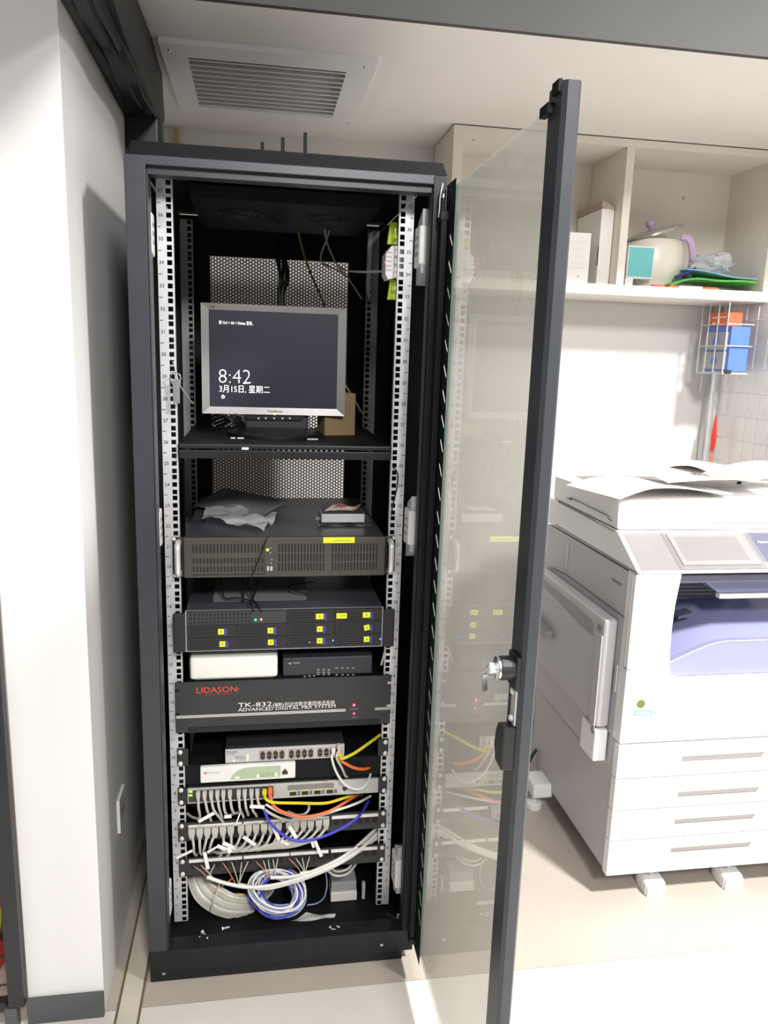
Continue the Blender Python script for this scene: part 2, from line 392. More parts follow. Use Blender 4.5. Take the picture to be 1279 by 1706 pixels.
nrm = Vector((0, -sv.z, sv.y)).normalized(); hl = MB(); svn = sv.normalized()
for i in range(62):
    for j in range(4):
        c = P0 + sv * (.30 + .17 * j) + nrm * .0003; c.x = -.205 + i * .0073 + (j % 2) * .00365
        hl.obox(c, EX, svn, nrm, .0024, .0022, .0004)
obj('cover_perforations', hl, 'slot_black', cab, kind='stuff')
# base
obj('base_floor', MB().box(-.297, .297, FY + .02, BY, .062, .070), 'cab_inner', cab)
obj('base_beam', MB().box(-.300, .300, FY, FY + .022, .028, .084).box(-.300, .300, FY + .01, FY + .05, .066, .078), 'cab_black', cab, bevel=.002)
obj('plinth', MB().box(-.301, .277, -.083, BY - .02, 0.0, .034), 'cab_black', cab, bevel=.002)
for bx_ in (-.272, .225): obj('bolt', MB().lathe([(.004, 0), (.004, .002), (.002, .003)], (bx_, FY - .0002 if bx_ > 0 else -.0832, .022 if bx_ < 0 else .05), 8, (0, -1, 0)), 'steel', cab)
# back door: solid frame with a perforated middle
bd = MB(); MX, MZ0, MZ1 = .190, .86, 1.660
bd.box(-.297, -MX, BY - .022, BY, .07, 1.76); bd.box(MX, .297, BY - .022, BY, .07, 1.76); bd.box(-MX, MX, BY - .022, BY, MZ1, 1.76); bd.box(-MX, MX, BY - .022, BY, .07, MZ0)
bdo = obj('back_door', bd, 'cab_inner', cab)
hm = MB(); hexmesh(hm, (-MX, BY - .02, MZ0), EX, EZ, 49, 89, .009, .0034)
obj('perforated_sheet', hm, 'back_mesh', bdo, kind='stuff', recalc=False)
# fan tray under the roof
ft = obj('fan_tray', MB().box(-.20, .20, .10, .50, 1.715, 1.745), 'cab_inner', cab, bevel=.002)
for fx in (-.10, .10):
    for r_ in (.02, .035, .05): obj('fan_ring', MB().tube([(fx + r_ * math.cos(t * math.pi / 12), .25 + r_ * math.sin(t * math.pi / 12), 1.713) for t in range(24)], .0015, 4, closed=True), 'dark_grey_plastic', ft)

# mounting rails with square holes and printed unit numbers
U = .04445; RZ0 = .085
def rail(sx, Y, material, numbers, depth=.03):
    x_in, x_out, hx = .2245, .2555, .2325; s = MB()
    zs = [RZ0]; holes = []
    for u in range(37):
        for hz in (.00635, .02225, .0381): holes.append(RZ0 + u * U + hz)
    hw = .0048
    xs = [x_in, hx - hw, hx + hw, x_out]; vs = {}; V = []; F = []
    zl = [RZ0]
    for h in holes: zl += [h - hw, h + hw]
    zl.append(RZ0 + 37 * U)
    for j, z in enumerate(zl):
        for i, x in enumerate(xs): V.append((sx * x, Y, z))
    for j in range(len(zl) - 1):
        for i in range(3):
            if i == 1 and j % 2 == 1: continue
            F.append((j * 4 + i, j * 4 + i + 1, j * 4 + i + 5, j * 4 + i + 4))
    s.add(V, F); n = len(s.v)
    s.add([(sx * x_out, Y, RZ0), (sx * x_out, Y, zl[-1]), (sx * x_out, Y + depth, zl[-1]), (sx * x_out, Y + depth, RZ0)], [(0, 1, 2, 3)])
    s.add([(sx * x_in, Y, RZ0), (sx * x_in, Y, zl[-1]), (sx * x_in, Y + .012, zl[-1]), (sx * x_in, Y + .012, RZ0)], [(0, 1, 2, 3)])
    o = obj('mounting_rail', s, material, cab, recalc=False)
    if numbers:
        t = MB()
        for u in range(37):
            z = RZ0 + (u + .5) * U; n_ = '%d' % (u + 1)
            x = (-.2525 if sx < 0 else .2425)
            lettering(t, n_, (x + (0 if len(n_) > 1 else .003), Y - .0006, z - .0035), EX, EZ, height=.007)
            x0_, x1_ = sorted((sx * .2545, sx * .2475)); t.box(x0_, x1_, Y - .0007, Y - .0004, z + U / 2 - .0005, z + U / 2 + .0005)
        obj('unit_numbers', t, 'ink', o, kind='stuff')
    return o
rail(-1, 0, 'rail_zinc', True); rail(1, 0, 'rail_zinc', True)
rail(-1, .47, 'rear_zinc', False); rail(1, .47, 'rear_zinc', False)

# white plastic side clips on grey metal brackets (three a side)
def side_clip(sx, yc, zc, h=.075):
    xb, xf, ya, yb = (-.2955, -.2580, yc - .034, yc + .004) if sx < 0 else (.2955, .2585, yc - .044, yc + .008)
    pl = MB(); lo, hi = sorted((xb, xf + sx * .006))
    pl.prism([(ya + .004, zc - h * .72), (yb - .002, zc - h * 1.0), (yb - .002, zc + h * .62), (ya + .004, zc + h * .92)], 'X', lo, hi)
    b_ = obj('clip_bracket', pl, 'pale_grey_plastic', cab)
    lo, hi = sorted((xb, xf))
    obj('clip_block', MB().prism([(ya, zc - h * .5), (yb, zc - h * .56), (yb, zc + h * .5), (ya, zc + h * .5)], 'X', lo, hi), 'white_plastic', b_, bevel=.004)
    xs = xf - sx * .0003; lo, hi = sorted((xs, xs + sx * .001)); hs = MB(); ym = (ya + yb) / 2
    for dz in (-.016, 0, .016):
        for dy in (-.008, .008): hs.box(lo, hi, ym + dy - .003, ym + dy + .003, zc + dz - .004, zc + dz + .004)
    obj('clip_slots', hs, 'dark_grey_plastic', b_)
side_clip(-1, -.02, 1.622); side_clip(1, -.005, 1.628); side_clip(-1, -.015, 1.045); side_clip(1, -.005, 1.045); side_clip(-1, -.015, .175); side_clip(1, -.01, .205)

# ---- open glass door, swung about 90 degrees
DX0, DX1 = .296, .314; DZ0, DZ1 = .055, 1.732; H_Y = -.1; F_Y = -.692
gd = obj('glass_door', MB().box(.3005, .3055, -.668, -.165, DZ0 + .02, DZ1 - .012), 'door_glass', cab)
obj('glass_edge', MB().box(.3003, .3057, -.166, -.1645, DZ0 + .02, DZ1 - .012), 'glass_edge', gd)
# hinge stile with slanted see-through slots: built as upright strips around the slots
hs_ = MB(); y0s, y1s, yA, yB, sh = -.1675, -.098, -.137, -.162, .0040
zc = DZ0 + .085; hs_.box(.2990, .2998, y0s, y1s, DZ0, zc)
while zc < DZ1 - .10:
    zn = zc + .0487; zB = zc + .012; zA = zB + .024; hs_x = (.2990, .2998)
    hs_.prism([(y1s, zc), (y1s, zn), (yA, zn), (yA, zA + sh), (yA, zA - sh), (yA, zc)], 'X', *hs_x)
    hs_.prism([(yB, zc), (yB, zB - sh), (yB, zB + sh), (yB, zn), (y0s, zn), (y0s, zc)], 'X', *hs_x)
    hs_.prism([(yA, zn), (yB, zn), (yB, zB + sh), (yA, zA + sh)], 'X', *hs_x); hs_.prism([(yA, zc), (yB, zc), (yB, zB - sh), (yA, zA - sh)], 'X', *hs_x)
    zc = zn
hs_.box(.2990, .2998, y0s, y1s, zc, DZ1)
hst = obj('hinge_stile', hs_, 'cab_inner', gd)
obj('stile_return', MB().box(.3000, .3075, -.100, -.096, DZ0, DZ1).box(.286, .2975, -.122, -.112, DZ0 + .02, DZ1 - .05), 'cab_black', hst, bevel=.001)
for hz in (DZ1 - .055, DZ0 + .03):
    obj('hinge', MB().cyl((.291, -.105, hz - .012), (.291, -.105, hz + .03), .005).box(.284, .2985, -.125, -.10, hz - .012, hz + .002), 'cab_black', hst)
    obj('hinge_pin', MB().cyl((.291, -.105, hz + .03), (.291, -.105, hz + .038), .003), 'steel', hst)
# ground wire looping from the top hinge
tw = spline([(.290, -.10, 1.735), (.285, -.104, 1.71), (.284, -.106, 1.685), (.283, -.104, 1.672)])
obj('ground_wire', MB().tube(tw, .0014, 5), 'pale_grey_plastic', hst, smooth=True)
# free stile: folded channel
st = MB(); st.prism([(.2945, -.648), (.2945, -.690), (.300, -.695), (.314, -.695), (.3175, -.691), (.3175, -.645), (.3145, -.645), (.3145, -.686), (.300, -.686), (.2985, -.684), (.2985, -.648)], 'Z', DZ0, DZ1)
fst = obj('free_stile', st, 'door_metal', gd)
obj('gasket', MB().box(.2962, .3003, -.664, -.6435, DZ0 + .01, DZ1 - .012), 'black_plastic', fst)
obj('stile_cap', MB().box(.2900, .2945, -.690, -.668, DZ1 - .012, DZ1 + .002).box(.286, .2945, -.668, -.640, DZ1 - .030, DZ1 - .018), 'cab_inner', fst)
# lock group on the inside face
lk = obj('lock_housing', MB().cyl((.2945, -.674, .988), (.268, -.674, .988), .017, n=20).box(.288, .2945, -.692, -.655, .960, 1.008), 'black_plastic', gd, bevel=.002)
obj('lock_ring', MB().lathe([(.0165, 0), (.0165, .003), (.012, .005)], (.268, -.674, .988), 18, (-1, 0, 0)), 'steel', lk, smooth=True)
obj('lock_cylinder', MB().lathe([(.008, 0), (.008, .010), (.005, .012)], (.2645, -.674, .988), 12, (-1, 0, 0)), 'chrome', lk, smooth=True)
ky = MB().obox((.2535, -.662, .962), (.2, .5, -1), (1, 0, .2), (0, 1, .5), .018, .0035, .0012)
ky.tube([(.256 + .006 * math.cos(t * math.pi / 8), -.667, .980 + .008 * math.sin(t * math.pi / 8)) for t in range(16)], .0014, 5, closed=True)
obj('key', ky, 'steel', lk)
lp = obj('latch_plate', MB().box(.2915, .2945, -.686, -.668, .905, .962), 'pale_grey_plastic', gd, bevel=.001)
for zz in (.955, .914): obj('screw', MB().lathe([(.005, 0), (.005, .003), (.003, .005)], (.2915, -.677, zz), 10, (-1, 0, 0)), 'chrome', lp)
obj('latch_cam', MB().prism([(-.690, .905), (-.664, .902), (-.655, .885), (-.652, .862), (-.660, .842), (-.690, .840)], 'X', .276, .2945), 'black_plastic', gd, bevel=.002)

# ------------------------------------------------------------------ rack equipment, top to bottom
def led(parent, p, material, r=.0016, name='indicator_light'):
    return obj(name, MB().lathe([(r, 0), (r, .0012), (r * .5, .0018)], p, 8, (0, -1, 0)), material, parent)
def rack_screw(parent, x, y, z):
    return obj('screw', MB().lathe([(.0056, 0), (.0056, .0018), (.0038, .0034), (.001, .0036)], (x, y, z), 10, (0, -1, 0)), 'chrome', parent, smooth=True)

# --- tray that carries the monitor
tray = thing('rack_shelf', (0, .2, 1.185), 'black metal shelf tray under the monitor', 'shelf')
obj('tray_plate', MB().box(-.2220, .2220, .0, .46, 1.205, 1.209), 'cab_inner', tray)
obj('tray_lip', MB().box(-.2220, .2220, -.012, .001, 1.207, 1.2165), 'cab_black', tray, bevel=.003)
obj('tray_front', MB().box(-.2220, .2220, -.008, .003, 1.186, 1.2035), 'cab_black', tray, bevel=.002)
for sx in (-1, 1): x0, x1 = sorted((sx * .2222, sx * .2240)); obj('tray_side', MB().box(x0, x1, -.004, .46, 1.186, 1.215), 'cab_inner', tray)
g_ = MB()
for i in range(16): g_.box(-.19 + i * .0245, -.176 + i * .0245, .03, .036, 1.2088, 1.2094)
obj('tray_slots', g_, 'slot_black', tray, kind='stuff')
obj('shelf_tag', MB().box(-.094, -.080, -.0135, -.0118, 1.206, 1.211), 'white_plastic', tray)

# --- monitor
MY = .25
mon = thing('monitor', (-.02, MY + .04, 1.209), 'silver framed monitor showing the time on the rack shelf', 'monitor')
def mp(x, y, dy=0): p = at(x, y, Y=MY + dy); return p
A, B, C_, D = mp(335, 505), mp(575, 513), mp(577, 692), mp(337, 690)     # outer corners
MW0, MW1, MZt, MZb = (A.x + D.x) / 2, (B.x + C_.x) / 2, (A.z + B.z) / 2, (C_.z + D.z) / 2
SX0, SX1, SZt, SZb = MW0 + .0175, MW1 - .0195, MZt - .0145, MZb + .0165
bz = MB()
def ringbox(mb, o, i, y0, y1, yi):
    (ox0, ox1, oz0, oz1), (ix0, ix1, iz0, iz1) = o, i
    vs = [(ox0, y0, oz0), (ox1, y0, oz0), (ox1, y0, oz1), (ox0, y0, oz1), (ix0, yi, iz0), (ix1, yi, iz0), (ix1, yi, iz1), (ix0, yi, iz1),
          (ox0, y1, oz0), (ox1, y1, oz0), (ox1, y1, oz1), (ox0, y1, oz1)]
    fs = [(k, (k + 1) % 4, 4 + (k + 1) % 4, 4 + k) for k in range(4)] + [(k, 8 + k, 8 + (k + 1) % 4, (k + 1) % 4) for k in range(4)] + [(11, 10, 9, 8)]
    mb.add(vs, fs)
ringbox(bz, (MW0, MW1, MZb, MZt), (SX0, SX1, SZb, SZt), MY, MY + .03, MY + .004)
bzo = obj('bezel', bz, 'monitor_silver', mon)
scr = obj('screen', MB().box(SX0 - .001, SX1 + .001, MY + .004, MY + .006, SZb - .001, SZt + .001), 'screen_dark', mon)
obj('back_shell', MB().prism([(MY + .03, MZb + .01), (MY + .03, MZt - .01), (MY + .07, MZt - .06), (MY + .07, MZb + .06)], 'X', MW0 + .01, MW1 - .01), 'dark_grey_plastic', mon)
YS = MY + .0035
tx = MB()
def onscr(s, x0, y0, x1, y1):
    a, b = at(x0, y1, Y=YS), at(x1, y0, Y=YS); lettering(tx, s, (a.x, YS, a.z), EX, EZ, width=at(x1, y1, Y=YS).x - a.x, height=at(x0, y0, Y=YS).z - a.z)
onscr('8:42', 365, 615, 418, 638); obj('clock_digits', tx, 'screen_white', scr, recalc=False); tx = MB(); onscr('3月15日, 星期二', 366, 641, 450, 654); obj('date_line', tx, 'screen_white', scr, recalc=False); tx = MB(); onscr('按 Ctrl + Alt + Delete 登录。', 365, 533.5, 422, 540); obj('prompt_line', tx, 'screen_white', scr, recalc=False); tx = MB()
c = at(372, 661, Y=YS); tx.tube([c + Vector((.0035 * math.cos(t * math.pi / 6), 0, .0035 * math.sin(t * math.pi / 6))) for t in range(12)], .0009, 4, closed=True); tx.box(c.x - .0006, c.x + .0006, YS - .0005, YS, c.z, c.z + .005)
obj('power_symbol', tx, 'screen_white', scr, recalc=False)
lg = MB(); a = at(446, 686.5, Y=MY - .0006); lettering(lg, 'ViewSonic', a, EX, EZ, width=.036, height=.0052); obj('maker_lettering', lg, 'ink', bzo, recalc=False); lg = MB(); a = at(350, 512, Y=MY - .0006); lettering(lg, 'VG', (a.x, MY - .0006, a.z), EX, EZ, width=.010, height=.0045)
obj('model_lettering', lg, 'ink', bzo, recalc=False)
led(mon, at(458, 690, Y=MY - .0005), 'led_yellow', .0022)
chin = obj('chin', MB().prism([(-.095, MZb), (.055, MZb), (.045, MZb - .012), (-.085, MZb - .012)], 'Y', MY + .006, MY + .03), 'black_plastic', mon)
for x in (431, 443, 457, 471, 483): p = at(x, 697, Y=MY + .005); obj('button', MB().lathe([(.0026, 0), (.0026, .002), (.001, .003)], p, 8, (0, -1, 0)), 'white_plastic', chin)
obj('stand_neck', MB().box(-.092, .062, MY + .015, MY + .045, 1.222, MZb), 'dark_grey_plastic', mon, bevel=.006)
obj('stand_foot', MB().lathe([(.115, 0), (.115, .006), (.09, .014), (.02, .016)], (-.02, MY + .03, 1.2092), 32), 'black_plastic', mon, smooth=True)
for x0, x1 in ((-.1225, -.112), (-.1075, -.093), (.053, .078)): obj('foot_clip', MB().box(x0, x1, MY - .0865, MY - .083, 1.2095, 1.2125), 'white_plastic', mon)
# power and video leads hanging behind the monitor
bk = MB()
for k, (dx, dy) in enumerate(((0, 0), (5, .01), (9, -.01), (13, .02), (-4, .01))):
    bk.tube(spline(ppts([(468 + dx, 395, .40), (466 + dx * .8 + 2 * math.sin(k), 430, .36 + dy), (470 + dx * .6 - 3 * math.cos(k), 465, .34), (466 + dx * .5, 490, .34 + dy), (470 + dx * .3, 530, .33)])), .0036, 6)
tag(obj('black_lead_bundle', bk, 'cable_black', smooth=True), 'bundle of black leads hanging in front of the perforated back door above the monitor', 'cables')
bb = MB().obox(at(560, 700, Y=.30) + Vector((0, .0, .0)), (1, .25, 0), (-.25, 1, 0), EZ, .040, .03, .052)
zmin = min(v.z for v in bb.v)
for v in bb.v: v.z += 1.2095 - zmin
tag(obj('cardboard_box', bb, 'cardboard', bevel=.0015), 'brown cardboard box standing behind the right side of the monitor', 'box')
mess = MB()
for k in range(4): mess.tube(spline(ppts([(345 + 6 * k, 700 + 3 * k, .30), (365 + 4 * k, 690 + 5 * k, .26), (385 + 3 * k, 700 - 3 * k, .24), (400 + 2 * k, 712 - 2 * k, .26), (420, 706, .30)])), .0032, 6)
tag(obj('power_lead', mess, 'cable_black', smooth=True), 'tangled black power lead lying beside the monitor foot', 'cable')

# --- white box with lime tabs strapped on the right rail
wb = thing('fibre_terminal', (.215, .05, 1.56), 'small white terminal box with lime green tabs behind the upper right rail', 'terminal box')
p = at(641, 425, Y=.05); q = at(668, 468, Y=.05)
obj('case', MB().prism([(p.x, q.z + .012), (p.x + .006, q.z), (q.x + .002, q.z + .008), (q.x + .002, p.z + .02), (p.x + .012, p.z + .018), (p.x, p.z)], 'Y', .035, .085), 'white_plastic', wb, bevel=.002)
fr_ = MB()
for k in range(5): fr_.box(p.x + .001, p.x + .013, .0335, .0352, q.z + .018 + k * .009, q.z + .021 + k * .009)
obj('louvres', fr_, 'pale_grey_plastic', wb)
for (u0, v0, u1, v1) in ((646, 370, 663, 408), (646, 466, 663, 500)):
    a, b = at(u0, v0, Y=.06), at(u1, v1, Y=.06)
    obj('lime_tab', MB().prism([(a.x, b.z), (b.x - .002, b.z), (b.x - .004, a.z), (a.x + .005, a.z)], 'Y', .055, .066), 'lime_tab', wb, bevel=.001)
    obj('tab_clip', MB().box((a.x + b.x) / 2 + .003, (a.x + b.x) / 2 + .0055, .0535, .055, (a.z + b.z) / 2, (a.z + b.z) / 2 + .008), 'chrome', wb)
led(wb, at(642, 437, Y=.034), 'led_red', .0014)

# loose leads at the top and back
def cable(name, label, pts, r, material, group=None, n=6, cat='cable'):
    return tag(obj(name, MB().tube(spline(ppts(pts), n), r, 6), material, smooth=True), label, cat, group)
cable('olive_lead', 'thin olive yellow lead slanting down across the perforated back door', [(494, 365, .47), (500, 400, .47), (512, 440, .50), (524, 470, .52), (533, 490, .53), (545, 520, .53)], .0028, 'cable_olive')
cable('grey_lead', 'thin grey lead crossing from the roof of the rack to the white terminal box', [(541, 370, .40), (543, 395, .40), (552, 422, .38), (568, 447, .33), (600, 453, .22), (640, 452, .07)], .0024, 'cable_grey')
cable('grey_lead', 'thin grey lead falling from the roof past the edge of the perforated sheet', [(552, 370, .42), (546, 395, .42), (535, 425, .45), (540, 440, .46), (572, 455, .46), (590, 478, .46), (603, 498, .46)], .0024, 'cable_grey')
cable('olive_lead', 'thin olive lead behind the lower right corner of the monitor', [(575, 640, .40), (590, 665, .40), (605, 690, .40), (620, 706, .38)], .0022, 'cable_olive')
cable('black_wire', 'thin black wire arching over the right rail above the brown server', [(655, 778, -.006), (663, 790, -.008), (661, 815, -.008), (655, 840, -.006), (652, 860, .002), (650, 880, .02)], .0016, 'cable_black')
sfold = MB(); sfold.prism([(at(612, 400, Y=.44).x, at(612, 480, Y=.44).z), (at(619, 400, Y=.44).x, at(619, 505, Y=.44).z), (at(621, 395, Y=.44).x, at(621, 385, Y=.44).z), (at(614, 390, Y=.44).x, at(614, 390, Y=.44).z)], 'Y', .438, .442)
tag(obj('grey_strap', sfold, 'pale_grey_plastic'), 'long grey plastic strap hanging down the rear right rail', 'strap')

# keys on a wire loop at the left rail
kt = thing('key_bunch', at(293, 672, Y=-.012), 'bunch of keys on a wire hung from the left front rail', 'keys')
lw_ = MB(); lw_.tube(spline(ppts([(289, 602, -.003), (293, 615, -.008), (297, 635, -.010), (305, 650, .02), (318, 668, .10), (322, 672, .12)])), .0014, 5); obj('wire', lw_, 'cable_grey', kt, smooth=True)
cK = at(293, 629, Y=-.012); obj('ring', MB().tube([cK + Vector((.010 * math.cos(t * math.pi / 10), -.002 * math.sin(t), .010 * math.sin(t * math.pi / 10))) for t in range(20)], .0013, 5, closed=True), 'steel', kt, smooth=True)
for k in range(3):
    a = at(291 + 3 * k, 640, Y=-.010 - .004 * k); kk = MB().box(a.x - .003, a.x + .003, a.y - .001, a.y + .001, a.z - .038, a.z); kk.cyl((a.x, a.y - .0012, a.z + .004), (a.x, a.y + .0012, a.z + .004), .006, n=12)
    obj('key', kk, 'steel', kt)

# --- brown black server with chrome handles
s1 = thing('rack_server', (0, .2, .93), 'brownish black server with slotted front and chrome handles', 'server')
Z0s, Z1s = .930, 1.0175
obj('chassis', MB().box(-.2150, .2150, .002, .46, Z0s + .001, Z1s - .001), 'nas_metal', s1, bevel=.0015)
fc = obj('front_panel', MB().box(-.2160, .2160, -.014, .002, Z0s, Z1s), 'brown_black', s1, bevel=.002)
vs_ = MB()
def slotrow(x0, x1, z0, z1, n):
    st_ = (x1 - x0) / n
    for i in range(n): vs_.box(x0 + st_ * (i + .22), x0 + st_ * (i + .72), -.0146, -.0135, z0, z1)
X = lambda x, y=930: at(x, y, Y=-.014).x
slotrow(X(320), X(440), .985, 1.004, 21); slotrow(X(320), X(440), .961, .973, 21); slotrow(X(320), X(440), .943, .955, 21)
for z0, z1 in ((.985, 1.003), (.964, .982), (.943, .961)): slotrow(X(463), X(542), z0, z1, 15); slotrow(X(552), X(630), z0, z1, 15)
obj('vent_slots', vs_, 'slot_black', fc, kind='stuff')
obj('bezel_door', MB().box(X(441) - .0012, X(441), -.0148, -.0138, .936, 1.012).box(X(320), X(441), -.0148, -.0138, .936, .9375), 'slot_black', fc)
led(s1, at(446, 916, Y=-.0142), 'led_green', .0028)
for x, y in ((451, 913.5), (451, 921), (453, 932), (452, 938)): led(s1, at(x, y, Y=-.0142), 'pale_grey_plastic', .0014)
for x in (447, 452.5): a = at(x, 947, Y=-.0142); obj('usb_port', MB().box(a.x - .0022, a.x + .0022, -.0152, -.0138, a.z - .005, a.z + .005), 'pale_grey_plastic', s1)
a, b = at(539, 895.3, Y=-.0146), at(591, 904.3, Y=-.0146)
stk = obj('yellow_label', MB().box(a.x, b.x, -.0150, -.0140, b.z, a.z), 'fluor_yellow', s1)
t = MB(); [t.box(a.x + .022 + .005 * k, a.x + .0255 + .005 * k, -.0152, -.0149, b.z + .004, b.z + .006) for k in range(8)]; obj('label_print', t, 'olive_dot', stk, kind='stuff')
for sx in (-1, 1):
    x0, x1 = sorted((sx * .2160, sx * .2400)); obj('ear', MB().box(x0, x1, -.006, -.002, Z0s, Z1s), 'black_plastic', s1, bevel=.002)
    hp = [(sx * .2265, -.006, Z0s + .010), (sx * .2265, -.024, Z0s + .010), (sx * .2265, -.034, Z0s + .018), (sx * .2265, -.036, Z0s + .044), (sx * .2265, -.034, Z1s - .018), (sx * .2265, -.024, Z1s - .010), (sx * .2265, -.006, Z1s - .010)]
    obj('handle', MB().tube(spline(hp, 5), .0062, 10), 'chrome', s1, smooth=True)
    for zz in (Z0s + .004, Z1s - .004): obj('screw', MB().lathe([(.004, 0), (.004, .002), (.002, .003)], (sx * .236, -.006, zz), 8, (0, -1, 0)), 'chrome', s1)
cable('black_wire', 'thin black wire dangling over the middle of the brown server front', [(446, 893, -.016), (442, 905, -.0175), (435, 925, -.0175), (426, 945, -.0175), (420, 962, -.012), (418, 975, .03)], .0013, 'cable_black')

# things on the brown server
def crumple(mb, corners, nx, ny, amp, base, seed, freq=3.):
    rnd = random.Random(seed); ph = [rnd.uniform(0, 6.3) for _ in range(8)]; A_, B_, C2, D_ = [Vector(c) for c in corners]
    def fn(u, v):
        p = (A_ * (1 - u) + B_ * u) * (1 - v) + (D_ * (1 - u) + C2 * u) * v
        h = math.sin(freq * u * 2.1 + ph[0]) * math.cos(freq * v * 1.7 + ph[1]) + .6 * math.sin(freq * 2.3 * u + freq * 1.9 * v + ph[2]) + .4 * abs(math.sin(freq * 3.1 * (u - v) + ph[3])) + rnd.uniform(-.08, .08)
        return p + Vector((0, 0, max(0, amp * (.6 + .5 * h)) + base))
    mb.grid(nx, ny, fn); return mb
TZ = 1.0175
def tp(x, y, z=TZ): return at(x, y, Z=z)
br = MB(); br.grid(14, 10, lambda u, v: tp(322 + 50 * v + 108 * u, 842 - 30 * v + 22 * u, 1.021 + .026 * v + .006 * math.sin(6 * u) + .014 * u * (1 - u)))
tag(obj('grey_envelope', br, 'grey_paper', smooth=True, solid=.0008), 'crumpled grey plastic envelope lying on the brown server behind the clear bag', 'envelope')
bg = MB(); crumple(bg, [tp(336, 872), tp(440, 894), tp(462, 872), tp(352, 846)], 30, 18, .017, .004, 5, 5.)
for v in bg.v: pass
tag(obj('plastic_bag', bg, 'clear_film', smooth=True), 'clear crumpled plastic bag lying at the front of the brown server', 'plastic bag')
hd = thing('external_drive', tp(568, 868), 'silver external drive box lying on clear film on the brown server', 'drive')
hx0, hx1 = tp(531, 872).x, tp(607, 872).x; hy = tp(570, 876).y
obj('case', MB().box(hx0 + .004, hx1 - .002, hy, hy + .075, TZ + .007, TZ + .028), 'drive_silver', hd, bevel=.004, seg=3)
obj('lid_plate', MB().box(hx0 + .007, hx1 - .005, hy + .003, hy + .072, TZ + .028, TZ + .0288), 'dark_grey_plastic', hd)
wf = MB(); crumple(wf, [(hx0 - .004, hy - .018, TZ), (hx1 + .014, hy - .018, TZ), (hx1 + .02, hy + .09, TZ), (hx0 - .004, hy + .09, TZ)], 18, 12, .0045, .0005, 9, 6.)
tag(obj('film_wrap', wf, 'thin_film', smooth=True), 'crinkled clear film under the silver drive box', 'film')
rw = MB()
for k in range(7):
    x0 = hx0 + .012 + .004 * k; yy = hy + .02 + .006 * k
    rw.tube(spline([(x0, yy, TZ + .0305 + .0012 * k), (x0 + .02, yy + .006 * (-1) ** k, TZ + .033 + .001 * k), (x0 + .045, yy - .004 * (-1) ** k, TZ + .034), (min(x0 + .066, hx1 - .003), yy + .008 * (-1) ** k, TZ + .0315 + .001 * k)]), .0011, 5)
tw = obj('twisted_wire', rw, 'wire_red', smooth=True); tag(tw, 'coil of red and white twisted wire on top of the silver drive box', 'wire')
rw2 = MB()
for k in range(6):
    x0 = hx0 + .014 + .004 * k; yy = hy + .023 + .006 * k
    rw2.tube(spline([(x0, yy, TZ + .032 + .0012 * k), (x0 + .02, yy - .006 * (-1) ** k, TZ + .034), (x0 + .045, yy + .004 * (-1) ** k, TZ + .0345), (min(x0 + .064, hx1 - .003), yy - .006 * (-1) ** k, TZ + .033)]), .0010, 5)
obj('white_strand', rw2, 'cable_white', tw, smooth=True)

# --- drive array
na = thing('drive_array', (0, .2, .766), 'black storage server with rows of drive bays carrying yellow stickers', 'storage server')
N0, N1 = .7665, .8590; NYF = -.022
obj('chassis', MB().box(-.2140, .2140, NYF + .004, .46, N0 + .0005, N1 - .0005), 'nas_metal', na, bevel=.001)
tr_ = MB(); ringbox(tr_, (-.2148, .2148, N0, N1), (-.2118, .2118, N0 + .0022, N1 - .0022), NYF, NYF + .006, NYF + .002)
obj('silver_trim', tr_, 'nas_trim', na)
for sx in (-1, 1):
    x0, x1 = sorted((sx * .2148, sx * .2400)); obj('ear', MB().box(x0, x1, NYF - .008, NYF + .004, N0 + .001, N1 - .004), 'black_plastic', na, bevel=.003)
rows_ = [(N0 + .003, N0 + .031), (N0 + .032, N0 + .060), (N0 + .061, N1 - .003)]
cw = .4230 / 4
stickers = {(0, 0): (371, 1073), (1, 0): (451.5, 1070), (2, 0): (533, 1067.5), (3, 0): (611, 1065), (0, 1): (368.5, 1052.5), (1, 1): (451, 1050.5), (2, 1): (533, 1048), (3, 1): (611.5, 1045.5), (2, 2): (533, 1027), (3, 2): (611, 1024.5)}
for (c_, r_), (sx, sy) in stickers.items():
    x0 = -.2115 + c_ * cw; z0, z1 = rows_[r_]
    by = obj('drive_bay', MB().box(x0 + .001, x0 + cw - .001, NYF - .0015, NYF + .004, z0, z1), 'bay_black', na, bevel=.0008)
    gr = MB()
    for k in range(4): gr.box(x0 + .006, x0 + cw * .60, NYF - .0019, NYF - .0014, z0 + .004 + k * .0058, z0 + .0062 + k * .0058)
    obj('grille', gr, 'slot_black', by)
    p = at(sx, sy, Y=NYF - .002); w2 = .0062 if r_ < 2 else .0085
    tlt = .0 if (c_, r_) != (3, 1) else .2
    obj('yellow_sticker', MB().obox(p, (1, 0, tlt), EY, (-tlt, 0, 1), w2, .0003, .0062), 'fluor_yellow', by)
    dg = MB(); dg.box(p.x - .0012, p.x + .0012, p.y - .0007, p.y - .0003, p.z - .0022, p.z + .0022); obj('sticker_mark', dg, 'olive_dot', by)
    obj('blue_latch', MB().box(p.x + w2 + .001, p.x + w2 + .0065, NYF - .0028, NYF - .0012, p.z - .009, p.z + .007), 'latch_blue', by, bevel=.0006)
p = at(569.5, 1026, Y=NYF - .002)
obj('yellow_label', MB().box(p.x - .0115, p.x + .0115, NYF - .0024, NYF - .0014, p.z - .006, p.z + .006), 'fluor_yellow', na)
t = MB(); [t.box(p.x - .008 + .003 * k, p.x - .006 + .003 * k, NYF - .0026, NYF - .0023, p.z - .001, p.z + .001) for k in range(6)]; obj('label_print', t, 'olive_dot', na, kind='stuff')
